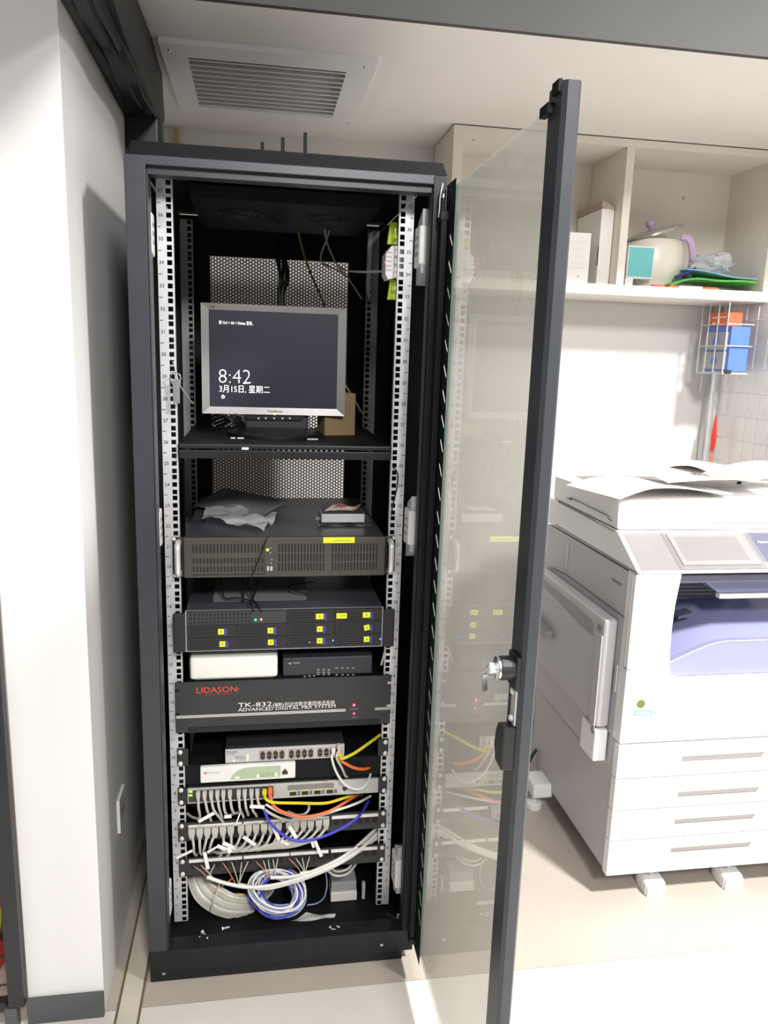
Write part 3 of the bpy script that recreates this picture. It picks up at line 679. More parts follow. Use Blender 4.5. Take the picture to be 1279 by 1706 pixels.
vp = obj('vent_panel', MB().box(-.2105, -.004, NYF - .001, NYF + .004, rows_[2][0], rows_[2][1]), 'dark_grey_plastic', na)
hh = MB()
for i in range(16):
    for j in range(3): cx_, cz_ = -.203 + i * .0083, rows_[2][0] + .0055 + j * .0085; hh.box(cx_ - .0024, cx_ + .0024, NYF - .0014, NYF - .0008, cz_ - .0026, cz_ + .0026)
obj('vent_holes', hh, 'slot_black', vp, kind='stuff')
led(na, at(426, 1032.5, Y=NYF - .0012), 'led_teal', .0022); led(na, at(435.5, 1032, Y=NYF - .0012), 'led_amber', .0020)
led(na, at(516, 1070, Y=NYF - .0018), 'white_plastic', .0014); led(na, at(555, 1067, Y=NYF - .0018), 'led_blue', .0018); led(na, at(633.5, 1064.5, Y=NYF - .0024), 'led_blue', .0018)
obj('ear_light', MB().box(.2155, .2165, NYF - .0085, NYF - .0078, .785, .790), 'latch_blue', na)
ps = MB(); q0, q1, q2, q3 = at(355, 1003, Z=N1), at(511, 1000, Z=N1), at(508, 962, Z=N1), at(360, 966, Z=N1)
ps.add([q0 + EZ * .0008, q1 + EZ * .0008, q2 + EZ * .0008, q3 + EZ * .0008], [(0, 1, 2, 3)])
tag(obj('paper_sheet', ps, 'grey_paper', solid=.0005), 'pale sheet of paper lying on the storage server', 'paper')
for nm, lb, l in (('black_wire', 'black wire curling to the left over the pale sheet on the storage server', [(368, 965, .10), (371, 985, .05), (376, 997, .035), (395, 996, .03), (415, 1000, .02), (428, 1004, .0)]),
               ('black_wire', 'black wire dropping straight down over the pale sheet on the storage server', [(405, 962, .08), (406, 980, .06), (405, 1000, .03), (404, 1004, .02)]),
               ('black_wire', 'black wire bending down to the storage server front edge', [(431, 966, .08), (424, 990, .04), (420, 1003, -.005), (423, 1020, -.026)]),
               ('black_wire', 'short black wire ending at the lights of the storage server', [(412, 970, .08), (420, 995, .03), (430, 1010, -.015), (436, 1020, -.026)]),
               ('black_wire', 'black wire looping at the right end of the pale sheet', [(525, 970, .12), (497, 972, .11), (482, 977, .09), (490, 984, .07), (512, 990, .06)])):
    cable(nm, lb, l, .0019, 'cable_black')

# --- white router and black modem on the telephone system
wr = thing('white_router', (-.112, .04, .695), 'white rounded router box on the telephone system unit', 'router')
a, b = at(316, 1092, Y=-.01), at(463, 1130, Y=-.01)
obj('case', MB().box(a.x, b.x, -.010, .115, .6955, .7485), 'cream_plastic', wr, bevel=.008, seg=3, smooth=True)
obj('slot', MB().obox((b.x - .038, .035, .7488), EX, EY, EZ, .018, .002, .0006), 'dark_grey_plastic', wr)
obj('foot', MB().box(a.x + .01, b.x - .01, 0.0, .11, .6915, .6965), 'pale_grey_plastic', wr)
md = thing('modem', (.1, .06, .692), 'flat black broadband modem beside the white router', 'modem')
a, b = at(472, 1102, Y=.0), at(620, 1131, Y=.0)
obj('case', MB().prism([(.0, .6925), (.004, .7345), (.03, .7385), (.16, .7385), (.16, .6925)], 'X', a.x, b.x), 'modem_black', md, bevel=.003)
t = MB(); p = at(488, 1109.5, Y=-.0004); lettering(t, '中国电信', (p.x, .0008, .7215), EX, EZ, width=.016, height=.0045); obj('lettering', t, 'grey_ink', md, recalc=False); t = MB(); t.add([(p.x - .011, .0008, .7235), (p.x - .002, .0008, .7255), (p.x - .005, .0008, .7225), (p.x - .004, .0008, .7195)], [(0, 1, 2, 3)]); obj('emblem', t, 'grey_ink', md, recalc=False); t = MB()
MZ = lambda z: .0042 * (z - .6925) / .042 - .0007
for x, y in [(508, 1126), (516, 1125.5), (523.5, 1125)] + [(x, y) for x in (530.5, 539.5, 548) for y in (1115.5, 1119.5, 1123)] + [(x, y) for x in (561, 570.5, 579.5, 588.5) for y in (1112.5, 1123.5)]:
    p = at(x, y, Y=0.002); t.box(p.x - .0026, p.x + .0026, MZ(p.z) - .0003, MZ(p.z) + .0008, p.z - .0008, p.z + .0008)
obj('lamp_captions', t, 'grey_ink', md, kind='stuff')
cable('grey_tie', 'short pale cable end sticking out beside the modem at the right rail', [(635, 1108, -.004), (638, 1098, -.004), (641, 1086, .0)], .0022, 'cable_grey')

# --- telephone exchange unit
px_ = thing('telephone_exchange', (0, .15, .570), 'black telephone exchange unit with red and white lettering', 'telephone unit')
E0, E1 = .571, .6905; EYF = -.010
obj('chassis', MB().box(-.2150, .2150, -.004, .30, E0 + .002, E1 - .0005), 'cab_inner', px_)
ef = obj('front_panel', MB().box(-.2410, .2410, EYF, EYF + .004, E0, E1), 'pbx_black', px_, bevel=.001)
obj('bottom_lip', MB().box(-.2150, .2150, EYF - .0015, EYF, E0, E0 + .012), 'cab_black', ef)
YL = EYF - .0006
def on_panel(s, x0, y0, x1, y1, par, material, name='lettering'):
    a = at(x0, y1, Y=YL); t = MB(); lettering(t, s, a, EX, EZ, width=at(x1, y1, Y=YL).x - a.x, height=at(x0, y0, Y=YL).z - a.z); return obj(name, t, material, par, recalc=False)
def row(s, xl, yb_l, xr, h, material, par=ef):
    a = at(xl, yb_l, Y=YL); t = MB(); lettering(t, s, a, EX, EZ, width=at(xr, yb_l, Y=YL).x - a.x, height=h); return obj('lettering', t, material, par, recalc=False)
row('LIDASON', 328, 1155, 395, .0135, 'red_ink'); row('®', 395.5, 1149, 399, .004, 'red_ink'); row('—— 利达信·数字集团 ——', 329, 1158.6, 398, .0026, 'red_ink')
row('TK-832', 397, 1178.5, 453, .0105, 'white_ink'); row('(8B)', 455, 1178.8, 473, .0110, 'white_ink'); row('利达信数字集团电话系统', 474.5, 1177, 558, .0105, 'white_ink')
row('ADVANCED DIGITAL PBX SYSTEM', 397, 1185.5, 559, .0080, 'white_ink'); row('佛山市新诚电子有限公司', 560, 1208, 620, .0062, 'white_ink')
row('POWER', 583.5, 1182.5, 597, .0024, 'grey_ink'); row('CPU', 586, 1196, 595, .0024, 'grey_ink')
ln = MB()
for k in range(3):
    z = .6120 - .0024 * k
    ln.box(-.2395, at(576, 1185, Y=YL).x, YL - .0002, YL + .0003, z - .0005, z + .0005); ln.box(at(625, 1180, Y=YL).x, .2400, YL - .0002, YL + .0003, z - .0005, z + .0005)
obj('white_lines', ln, 'white_ink', ef)
led(px_, at(590, 1174.5, Y=EYF - .0005), 'led_red', .0030); led(px_, at(590, 1188.5, Y=EYF - .0005), 'led_red', .0022)
for sx in (-1, 1):
    for zz in (E1 - .018, E0 + .045): obj('ear_notch', MB().box(min(sx * .2412, sx * .232), max(sx * .2412, sx * .232), EYF - .0006, EYF + .001, zz - .0028, zz + .0028), 'pale_grey_plastic' if sx > 0 else 'cab_inner', ef, bevel=.001)

# --- 24 port switch
dl = thing('network_switch', (0, .1, .484), 'grey 24 port switch with rows of dark ports under the telephone unit', 'network switch')
D0, D1 = .4862, .5195; DXa, DXb = -.1345, .1375
obj('case', MB().box(DXa, DXb, .004, .16, D0, D1), 'dark_grey_plastic', dl, bevel=.001); obj('front_plate', MB().box(DXa, DXb, .0, .0038, D0, D1), 'dlink_grey', dl, bevel=.0008)
pc = [503 + 0, 0]
def port(par, x, z, y, up=True, w_=.0052, h_=.0046):
    s_ = 1 if up else -1
    return obj('port', MB().prism([(x - w_, z - s_ * h_), (x + w_, z - s_ * h_), (x + w_, z + s_ * h_ * .3), (x + w_ * .5, z + s_ * h_ * .3), (x + w_ * .5, z + s_ * h_), (x - w_ * .5, z + s_ * h_), (x - w_ * .5, z + s_ * h_ * .3), (x - w_, z + s_ * h_ * .3)], 'Y', y - .0012, y + .0004), 'port_dark', par)
cols = [438, 449, 459.5, 470, 486, 497, 507.5, 518, 533.5, 544, 554, 563.5]
for g0 in (0, 4, 8): xa, xb = at(cols[g0], 1255, Y=0).x - .0078, at(cols[g0 + 3], 1255, Y=0).x + .0078; obj('port_block', MB().box(xa, xb, -.0008, .001, D0 + .004, D1 - .006), 'port_shell', dl)
for x in cols:
    X_ = at(x, 1255, Y=0).x; port(dl, X_, D0 + .0205, -.0008, True); port(dl, X_, D0 + .0095, -.0008, False)
t = MB(); lettering(t, 'D-Link', (DXa + .003, -.0006, D1 - .0075), EX, EZ, width=.024, height=.0048); lettering(t, 'DES-1024D', (DXa + .003, -.0006, D1 - .0120), EX, EZ, width=.018, height=.0024)
obj('lettering', t, 'ink', dl, recalc=False)
for x, y in ((390, 1267.5), (412.5, 1258.5), (412.5, 1262), (412.5, 1266)): led(dl, at(x, y, Y=-.0004), 'led_yellow', .0017)
for i in range(5):
    for j in range(2): led(dl, at(394 + i * 4, 1260.5 + j * 3, Y=-.0003), 'olive_dot', .0010)
obj('rubber_foot', MB().box(DXa + .002, DXa + .022, .002, .02, D0 - .003, D0), 'dark_grey_plastic', dl)
# black blank panel with ears behind these units
bp_ = thing('rack_blank', (0, .01, .495), 'black blank rack panel behind the 24 port switch', 'panel')
obj('panel', MB().box(-.2230, .2230, .168, .171, .486, .560), 'cab_inner', bp_); obj('panel_lip', MB().box(-.2150, .2150, .0, .168, .4815, .4855), 'cab_inner', bp_)
for sx in (-1, 1):
    x0, x1 = sorted((sx * .2155, sx * .2405)); obj('ear', MB().box(x0, x1, -.005, -.001, .487, .530), 'black_plastic', bp_, bevel=.003)
    for zz in (.522, .494): rack_screw(bp_, sx * .2335, -.005, zz)

# --- white firewall box on its shelf
fw = thing('firewall_box', (-.08, .06, .444), 'white firewall box with a green curved print below the grey switch', 'firewall')
a0, a1, F0, F1 = -.1900, .0240, .4455, .4845
obj('case', MB().box(a0, a1, -.010, .12, F0, F1), 'white_plastic', fw, bevel=.003)
gp = [(a0 + .066, F0 + .0055), (a1 - .034, F0 + .0055), (a1 - .034, F1 - .005), (a0 + .115, F1 - .005), (a0 + .095, F1 - .0075), (a0 + .082, F1 - .013), (a0 + .073, F1 - .021)]
obj('green_print', MB().prism(gp, 'Y', -.0106, -.0098), 'green_print', fw)
port(fw, at(475, 1287, Y=-.01).x, F0 + .0175, -.0102, True, .0062, .0060)
t = MB(); lettering(t, 'FORTINET', (a0 + .010, -.0106, F0 + .023), EX, EZ, width=.036, height=.0040); obj('lettering', t, 'grey_ink', fw, recalc=False)
obj('red_mark', MB().box(a0 + .009, a0 + .014, -.0108, -.0100, F0 + .023, F0 + .027), 'red_ink', fw)
for x, y, w_ in ((395.5, 1295.5, .0045), (430, 1294, .0022), (430, 1291, .0014), (460.5, 1292, .0024), (460.5, 1289, .0018)): p = at(x, y, Y=-.0104); obj('indicator_light', MB().box(p.x - w_, p.x + w_, -.0112, -.0100, p.z - .0012, p.z + .0012), 'led_yellow', fw)
for i in range(6):
    for j in range(2): p = at(435 + i * 4, 1293 - .35 * i - 3.2 * j, Y=-.0104); obj('indicator_dot', MB().box(p.x - .001, p.x + .001, -.011, -.010, p.z - .0008, p.z + .0008), 'olive_dot', fw)
obj('shelf_plate', MB().box(-.2410, .2410, .003, .006, .436, .484).box(-.2150, .2150, .006, .14, .436, .439), 'cab_inner', fw)

# --- grey managed switch
ms = thing('managed_switch', (0, .1, .392), 'light grey rack switch with grey patch leads plugged along its left half', 'network switch')
M0, M1 = .3935, .4305
obj('case', MB().box(-.2190, .2190, -.001, .18, M0, M1), 'dark_grey_plastic', ms, bevel=.001); obj('front_plate', MB().box(-.2190, .2190, -.006, -.0012, M0, M1), 'switch_grey', ms, bevel=.0008)
for sx in (-1, 1):
    x0, x1 = sorted((sx * .2190, sx * .2405)); obj('ear', MB().box(x0, x1, -.007, -.003, M0 - .002, M1 + .004), 'black_plastic', ms, bevel=.003)
    for zz in (M1 - .001, M0 + .005): rack_screw(ms, sx * .2335, -.007, zz)
hh = MB()
for i in range(30):
    for j in range(4): cx_, cz_ = at(480, 1310, Y=-.006).x + i * .0036 + (j % 2) * .0018, M1 - .006 - j * .0034; hh.box(cx_ - .001, cx_ + .001, -.0066, -.0055, cz_ - .0011, cz_ + .0011)
obj('vent_holes', hh, 'slot_black', ms, kind='stuff')
for x in (488.5, 508.5, 529, 549.5):
    p = at(x, 1323, Y=-.006); obj('fibre_port', MB().box(p.x - .0075, p.x + .0075, -.0072, -.005, M0 + .006, M0 + .0145), 'port_dark', ms); obj('port_lamp', MB().box(p.x - .0085, p.x + .0085, -.0068, -.0055, M0 + .0165, M0 + .0182), 'lime_print', ms)
    dd = MB()
    for i in range(2):
        for j in range(3): dd.box(p.x + .0105 + i * .0035, p.x + .0128 + i * .0035, -.0068, -.0055, M0 + .006 + j * .0035, M0 + .0082 + j * .0035)
    obj('vent_dots', dd, 'slot_black', ms)
port(ms, at(574.5, 1318, Y=-.006).x, M0 + .0145, -.0062, False)
pb = obj('port_block', MB().box(-.2165, at(456, 1322, Y=-.006).x, -.0068, -.005, M0 + .004, M1 - .004), 'dark_grey_plastic', ms)
for k in range(4): p = at(316.5 + (k % 2) * 3, 1319 + (k // 2) * 6, Y=-.007); obj('indicator_light', MB().box(p.x - .0013, p.x + .0013, -.0078, -.0068, p.z - .002, p.z + .002), 'led_green', ms)

# --- two patch panels
def patch_panel(name, z0, z1, strip_z, label, nport, screws):
    t = thing(name, (0, .01, z0), label, 'patch panel')
    pn = obj('panel', MB().box(-.2415, .2415, -.008, -.003, z0, z1), 'pbx_black', t, bevel=.0015)
    for xa, xb in ((-.2185, -.098), (-.0945, .012), (.0145, .1035), (.1105, .2210)):
        obj('label_strip', MB().box(xa, xb, -.0102, -.0078, strip_z - .0035, strip_z + .0040), 'paper', t)
    for i in range(24):
        x = -.2085 + i * .0182 + (.003 if i > 11 else 0); obj('port', MB().box(x - .0068, x + .0068, -.0088, -.0076, strip_z - .020, strip_z - .008), 'slot_black', t)
    for sx in (-1, 1):
        for zz in screws: rack_screw(t, sx * .2335, -.008, zz)
    return t
pp1 = patch_panel('network_patch_bay', .300, .3465, .337, 'upper black patch panel holding a full row of grey plugs', 24, (.3395, .308))
pp2 = patch_panel('network_patch_bay', .2085, .2560, .2485, 'lower black patch panel with loose thin wires pulled out below its label strip', 24, (.248, .216))

# --- patch leads
ORD = ['first', 'second', 'third', 'fourth', 'fifth', 'sixth', 'seventh', 'eighth', 'ninth', 'tenth', 'eleventh', 'twelfth', 'thirteenth', 'fourteenth', 'fifteenth', 'sixteenth', 'seventeenth', 'eighteenth']
def plug_lead(label, group, x, ytop, pts, material, Yp, plug_h=.020, w_=.0060, r=.0029, tags=(), boot=None):
    p = at(x, ytop, Y=Yp); t = thing('patch_lead', (p.x, Yp, p.z - .1), label, 'cable', group)
    bt_ = MB(); bt_.prism([(p.x - w_, p.z), (p.x + w_, p.z), (p.x + w_, p.z - plug_h * .45), (p.x + w_ * .55, p.z - plug_h), (p.x - w_ * .55, p.z - plug_h), (p.x - w_, p.z - plug_h * .45)], 'Y', Yp - .004, Yp + .006)
    obj('plug', bt_, boot or material, t, bevel=.001)
    cp = spline([Vector((p.x, Yp, p.z - plug_h * .7))] + [at(a, b, Y=c) for a, b, c in pts], 6)
    obj('cord', MB().tube(cp, r, 6), material, t, smooth=True)
    for (x0, y0, x1, y1, Yt, h) in tags:
        a, b = at(x0, y0, Y=Yt), at(x1, y1, Y=Yt); d = (b - a)
        obj('paper_flag', MB().obox((a + b) / 2, d, EY, Vector((-d.z, 0, d.x)), d.length / 2, .0004, h / 2), 'paper', t)
    return t
swx = [330.5, 341.2, 352, 362.5, 372.4, 383.3, 398, 408, 419.2, 429]
swtags = {1: [(331, 1369, 357, 1354.5, -.030, .008)], 4: [(374, 1361, 386, 1360, -.032, .008)], 6: [(394, 1372, 400, 1355, -.034, .003)], 8: [(416.5, 1343.5, 441, 1344.5, -.036, .0085)]}
swend = {0: [(331, 1345, -.026), (333, 1362, -.012), (322, 1362, .01), (312, 1355, .03)], 1: [(345, 1348, -.028), (350, 1362, -.014), (352, 1368, .0), (345, 1366, .03)], 2: [(356, 1348, -.028), (366, 1362, -.018), (374, 1372, -.002), (376, 1378, .02)],
         3: [(365, 1345, -.028), (369, 1358, -.016), (371, 1365, .0), (372, 1368, .03)], 4: [(374, 1348, -.028), (379, 1358, -.02), (386, 1357, -.005), (390, 1356, .02)], 5: [(386, 1345, -.028), (390, 1354, -.018), (396, 1354, -.002), (400, 1350, .02)],
         6: [(400, 1348, -.028), (405, 1358, -.014), (406, 1362, .0), (405, 1360, .03)], 7: [(410, 1345, -.028), (413, 1354, -.016), (414, 1358, .0), (414, 1358, .03)], 8: [(421, 1348, -.028), (426, 1356, -.016), (428, 1360, .0), (428, 1360, .03)], 9: [(432, 1340, -.03), (446, 1352, -.034), (465, 1362, -.03), (490, 1369, -.016), (520, 1372, .02)]}
for i, x in enumerate(swx):
    plug_lead('grey patch lead in the rack switch, %s plug from the left' % ORD[i], 'grey leads in the rack switch', x, 1319 - .035 * (x - 330), swend[i], 'cable_grey', -.016, .022, .0046, .0031, swtags.get(i, ()))
plug_lead('yellow patch lead curving right from the rack switch', None, 441, 1316, [(444, 1332, -.030), (458, 1337, -.034), (500, 1338, -.032), (543, 1338, -.026), (575, 1329, -.006), (592, 1324, .03)], 'cable_yellow', -.016, .016, .0050, .0034)
plug_lead('orange patch lead sagging in a long curve from the rack switch', None, 450.5, 1313, [(455, 1340, -.03), (470, 1352, -.034), (505, 1361, -.034), (545, 1353, -.026), (575, 1337, -.006), (598, 1322, .03)], 'cable_orange', -.016, .026, .0050, .0036)
cable('grey_lead', 'pale grey lead sagging beside the orange one towards the right rail', [(443, 1340, -.030), (470, 1354, -.028), (510, 1363, -.028), (560, 1350, -.022), (595, 1338, -.010), (618, 1326, .03)], .0030, 'cable_white')
cable('blue_lead', 'blue lead hanging in a wide curve in front of the upper patch panel', [(440, 1348, -.034), (450, 1370, -.040), (472, 1391, -.042), (500, 1401, -.042), (540, 1393, -.038), (580, 1374, -.028), (600, 1358, -.012), (614, 1335, .03)], .0034, 'cable_blue')
cable('grey_lead', 'grey lead looping behind the rack switch above the right label strip', [(513, 1336, .02), (515, 1347, .01), (508, 1356, .005), (495, 1358, .01), (480, 1352, .03)], .0030, 'cable_grey')
plx = [319.8, 333, 345.7, 358.5, 371.8, 384.8, 401.9, 414.5, 427, 440.2, 452.5, 464.5, 482, 493.5, 505.8, 518, 531.3, 543.6]
for i, x in enumerate(plx):
    y0 = 1380.5 - .072 * (x - 319.8); k = i
    if i < 4: e = [(x + (3, 0, -3, -6)[i], y0 + 26, -.030), (x + (4, 1, -6, -10)[i], y0 + 40, -.022), (x + (8, 4, -4, -14)[i], y0 + 44, .0), (x + 10, y0 + 40, .04)]
    elif i < 6: e = [(x + 1, y0 + 25, -.032), (x - 1, y0 + 42, -.024), (x - 6, y0 + 50, -.008), (x - 10, y0 + 46, .03)]
    elif i < 12: e = [(x - 3, y0 + 24, -.034), (x - 12, y0 + 38, -.034), (x - 32, y0 + 46, -.026), (x - 46, y0 + 44, .0), (x - 52, y0 + 38, .03)]
    else: e = [(x - 4, y0 + 20, -.036), (x - 18, y0 + 33, -.038), (x - 48, y0 + 44, -.034), (x - 78, y0 + 48, -.026), (x - 98, y0 + 44, .0), (x - 105, y0 + 38, .03)]
    tg = {0: [(294, 1430, 321, 1417, -.030, .006)], 3: [(341, 1420, 347, 1448, -.036, .008), (346, 1420, 365, 1409, -.034, .005)], 4: [(362, 1409, 377, 1415, -.036, .009)], 5: [(372, 1404, 393, 1414, -.036, .009), (379, 1412, 385, 1420, -.038, .010)],
          8: [(405.5, 1394, 426, 1408, -.042, .008)], 10: [(456, 1378, 466, 1400, -.040, .008)], 12: [(482.5, 1377, 494, 1396, -.042, .0085)], 14: [(466, 1399, 481, 1407, -.040, .008)], 17: [(525, 1401, 536, 1427, -.040, .0075)], 16: [(519, 1400, 523, 1412, -.038, .006)]}.get(i, ())
    plug_lead('grey patch lead in the upper patch panel, %s plug from the left' % ORD[i], 'grey leads in the upper patch panel', x, y0, e, 'cable_grey', -.016, .026, .0076, .0031, tg)
# leads on the 24 port switch
plug_lead('white patch lead looping down from the 24 port switch', None, 555.5, 1246, [(553, 1262, -.022), (560, 1285, -.026), (575, 1307, -.026), (597, 1315, -.024), (612, 1304, -.014), (619, 1285, .01), (624, 1275, .03)], 'cable_white', -.008, .018, .0042, .0029)
plug_lead('short grey patch lead dropping behind the rack switch from the 24 port switch', None, 565, 1240, [(561, 1262, -.020), (570, 1280, -.016), (577, 1294, .0), (582, 1285, .02), (584, 1270, .04)], 'cable_grey', -.008, .022, .0038, .0029)
plug_lead('yellow patch lead rising to the right rail from the 24 port switch', None, 566.5, 1254, [(570, 1264, -.018), (590, 1255, -.016), (612, 1240, -.008), (634, 1224, .012)], 'cable_yellow', -.008, .012, .0050, .0036)
plug_lead('orange patch lead bending right from the 24 port switch', None, 563, 1262, [(572, 1270, -.014), (590, 1279, -.012), (608, 1281, -.002), (622, 1275, .015), (634, 1264, .05)], 'cable_orange', -.008, .008, .0040, .0036)

# thin pairs hanging from the lower patch panel
prs = [(322, 1441, 344, 1460), (335, 1441, 362, 1471), (358, 1440, 349, 1460), (371, 1437, 392, 1471), (386, 1436, 398, 1473), (403, 1436, 399, 1474), (414, 1435, 398, 1474), (426, 1434, 449, 1461), (439, 1433, 446, 1460), (447, 1432, 451, 1460), (455, 1431, 459, 1458), (463, 1430, 459, 1455), (481, 1429, 502, 1453), (493, 1429, 507, 1452), (504, 1429, 508, 1452), (516, 1427, 510, 1450)]
for i, (x0, y0, x1, y1) in enumerate(prs):
    pts = spline(ppts([(x0, y0, -.009), (x0 + (x1 - x0) * .1, y0 + 3, -.024), (x0 + (x1 - x0) * .55, y0 + (y1 - y0) * .5, -.030), (x1, y1, -.030)]), 5)
    col = 'wire_red' if i in (0, 3, 7, 12) else 'cable_grey'
    tag(obj('thin_wire', MB().tube(pts, .0013, 5), col, smooth=True), 'thin wire pulled out of the lower patch panel, %s from the left' % ORD[i] if i < 18 else '', 'wire', 'thin wires of the lower patch panel')
for k, l in enumerate(([(345, 1461, -.032), (375, 1471, -.038), (415, 1478, -.042), (460, 1474, -.042), (510, 1460, -.040), (560, 1440, -.030), (600, 1415, -.012), (632, 1385, .02)],
                       [(398, 1474, -.036), (440, 1480, -.040), (480, 1472, -.040), (530, 1455, -.036), (580, 1430, -.022), (634, 1392, .02)],
                       [(451, 1462, -.030), (490, 1460, -.034), (530, 1448, -.032), (580, 1422, -.016), (630, 1378, .03)],
                       [(500, 1455, -.034), (540, 1447, -.030), (590, 1420, -.012), (625, 1388, .03)])):
    cable('white_cable', ['white cable sweeping up right, starting at the leftmost thin wires', 'white cable sweeping up right, starting from the middle thin wires', 'white cable sweeping up right, starting above the blue coil', 'white cable sweeping up right, shortest of the sweep'][k], l, .0042 if k < 3 else .0036, 'cable_white', 'white cables sweeping to the right rail')
cable('grey_lead', 'grey loop of cable hanging at the right below the lower patch panel', [(545, 1450, .0), (560, 1459, -.006), (580, 1455, .0), (596, 1436, .02)], .0028, 'cable_grey')
cable('grey_lead', 'second grey loop hanging inside the first at the right below the lower patch panel', [(548, 1444, .01), (562, 1452, .004), (580, 1447, .006), (590, 1434, .02)], .0028, 'cable_grey')
cable('teal_lead', 'thin dark blue lead dropping beside the blue coil', [(543, 1452, .03), (545, 1475, .03), (540, 1495, .03), (528, 1505, .03), (512, 1508, .02)], .0017, 'cable_paleblue')

# coil of white cable at the left bottom
wc = thing('white_cable_coil', (-.12, .03, .072), 'thick coil of white cables at the bottom left of the rack', 'cables')
for k in range(13):
    y_ = .055 - .0045 * (k % 4); o = k
    l = [(318 + o * 1.8, 1452, y_ + .02), (316 + o * 3.0, 1470, y_ - .02), (330 + o * 3.6 - o * .6, 1494 - 1.8 * o + 6, y_ - .035), (362 + 2.2 * o, 1518 - 2.6 * o + 4, y_ - .04), (400 + 1.0 * o, 1525 - 3.0 * o + 4, y_ - .03), (432 + .4 * o, 1520 - 2.8 * o + 3, y_ + .01), (455, 1500 - 2 * o, .10)]
    obj('strand', MB().tube(spline(ppts(l), 6), .0041, 6), 'cable_cream' if k % 3 else 'cable_white', wc, smooth=True)
tie = MB().tube(spline(ppts([(352, 1519, -.005), (356, 1502, -.02), (363, 1483, -.015), (367, 1466, .02)])), .0026, 5); obj('tie', tie, 'cable_cream', wc, smooth=True)
cable('yellow_lead', 'short yellow lead showing above the white coil', [(384, 1493, .03), (395, 1490, .02), (408, 1491, .02), (416, 1493, .03)], .0028, 'cable_yellow')
cable('orange_wire', 'thin orange wire crossing above the white coil', [(363, 1485, .01), (372, 1475, .005), (382, 1468, .005), (388, 1462, .01)], .0016, 'cable_orange')

# coil of blue and white wires
bc = thing('blue_cable_coil', (.02, .0, .072), 'round coil of blue and white wires at the bottom middle of the rack', 'cables')
rnd = random.Random(3)
for k in range(36):
    cx, cy = 463 + rnd.uniform(-7, 5), 1488 + rnd.uniform(-7, 5); rx, ry = 42 + rnd.uniform(-11, 7), 41 + rnd.uniform(-14, 5); rot = rnd.uniform(.15, .75); Y0 = .0 + rnd.uniform(-.035, .015)
    pts = []
    for t in range(30):
        a_ = 2 * math.pi * t / 30; u, v = rx * math.cos(a_), ry * math.sin(a_) * .93
        X_, Y_ = u * math.cos(rot) - v * math.sin(rot) * .9, u * math.sin(rot) * .8 + v * math.cos(rot)
        pts.append(at(cx + X_, min(cy + Y_, 1532), Y=Y0 + .02 * math.cos(a_ + 2.2)))
    obj('strand', MB().tube(pts, .0020 + .0006 * (k % 2), 5, closed=True), ('cable_white', 'cable_blue', 'cable_paleblue', 'cable_white', 'cable_paleblue')[k % 5], bc, smooth=True)

# odds and ends on the rack floor
sb = thing('small_white_box', (.165, .10, .070), 'small white box with a grey top on the rack floor, lower right', 'box')
a, b = at(551, 1507, Y=.04), at(595, 1486, Y=.04)
obj('body', MB().box(a.x, b.x, .04, .10, .0712, .0712 + .024), 'cream_plastic', sb, bevel=.002)
obj('top_cover', MB().box(a.x + .001, b.x - .001, .045, .10, .0952, .1215), 'drawer_grey', sb, bevel=.003)
a = at(603, 1498, Z=.0705); tag(obj('grey_clip', MB().box(a.x, a.x + .008, a.y, a.y + .01, .0705, .115), 'pale_grey_plastic', bevel=.001), 'small grey upright clip standing beside the small white box', 'clip')
def screw(x, y, ang, lab):
    p = at(x, y, Z=.0745); d = Vector((math.cos(ang), math.sin(ang) * .6, 0))
    tag(obj('loose_screw', MB().cyl(p, p + d * .016, .0022, n=8).cyl(p - d * .003, p, .0045, n=10), 'chrome'), lab, 'screw', 'loose screws on the rack floor')
screw(338, 1553, -1.2, 'loose screw at the front left of the rack floor, uppermost of the pile'); screw(334, 1563, -.9, 'loose screw at the front left of the rack floor, leftmost of the pile'); screw(347, 1564, .2, 'loose screw at the front left of the rack floor, rightmost of the pile'); screw(372, 1547, .4, 'single loose screw lying apart to the right of the pile')
fl = MB(); crumple(fl, [at(483, 1538, Z=.071), at(555, 1532, Z=.071), at(560, 1526, Z=.071), at(510, 1524, Z=.071)], 12, 6, .004, .001, 4)
tag(obj('film_scrap', fl, 'clear_film', smooth=True), 'flat scrap of clear film on the rack floor in front of the blue coil', 'film')
fl = MB(); crumple(fl, [at(543, 1556, Z=.071), at(570, 1554, Z=.071), at(564, 1547, Z=.071), at(551, 1547, Z=.071)], 8, 5, .006, .001, 6)
tag(obj('film_scrap', fl, 'clear_film', smooth=True), 'small crumpled film scrap near the front edge of the rack floor', 'film')
p = at(663, 1531, Z=.075); tag(obj('loose_screw', MB().cyl(p, p + Vector((0, 0, .012)), .003, n=8), 'chrome'), 'single upright screw on the rack floor, far right', 'screw')

# router with three aerials on the roof
ro = thing('roof_router', (0, .35, 1.786), 'black router with three upright aerials on top of the rack', 'router')
obj('case', MB().box(-.09, .09, .33, .46, 1.7855, 1.812), 'black_plastic', ro, bevel=.004)
for x, y in ((437.5, 237), (471.5, 229), (509, 221)): p = at(x, y, Y=.35); obj('aerial', MB().box(p.x - .0042, p.x + .0042, .346, .354, 1.80, p.z), 'ink', ro, bevel=.0015)

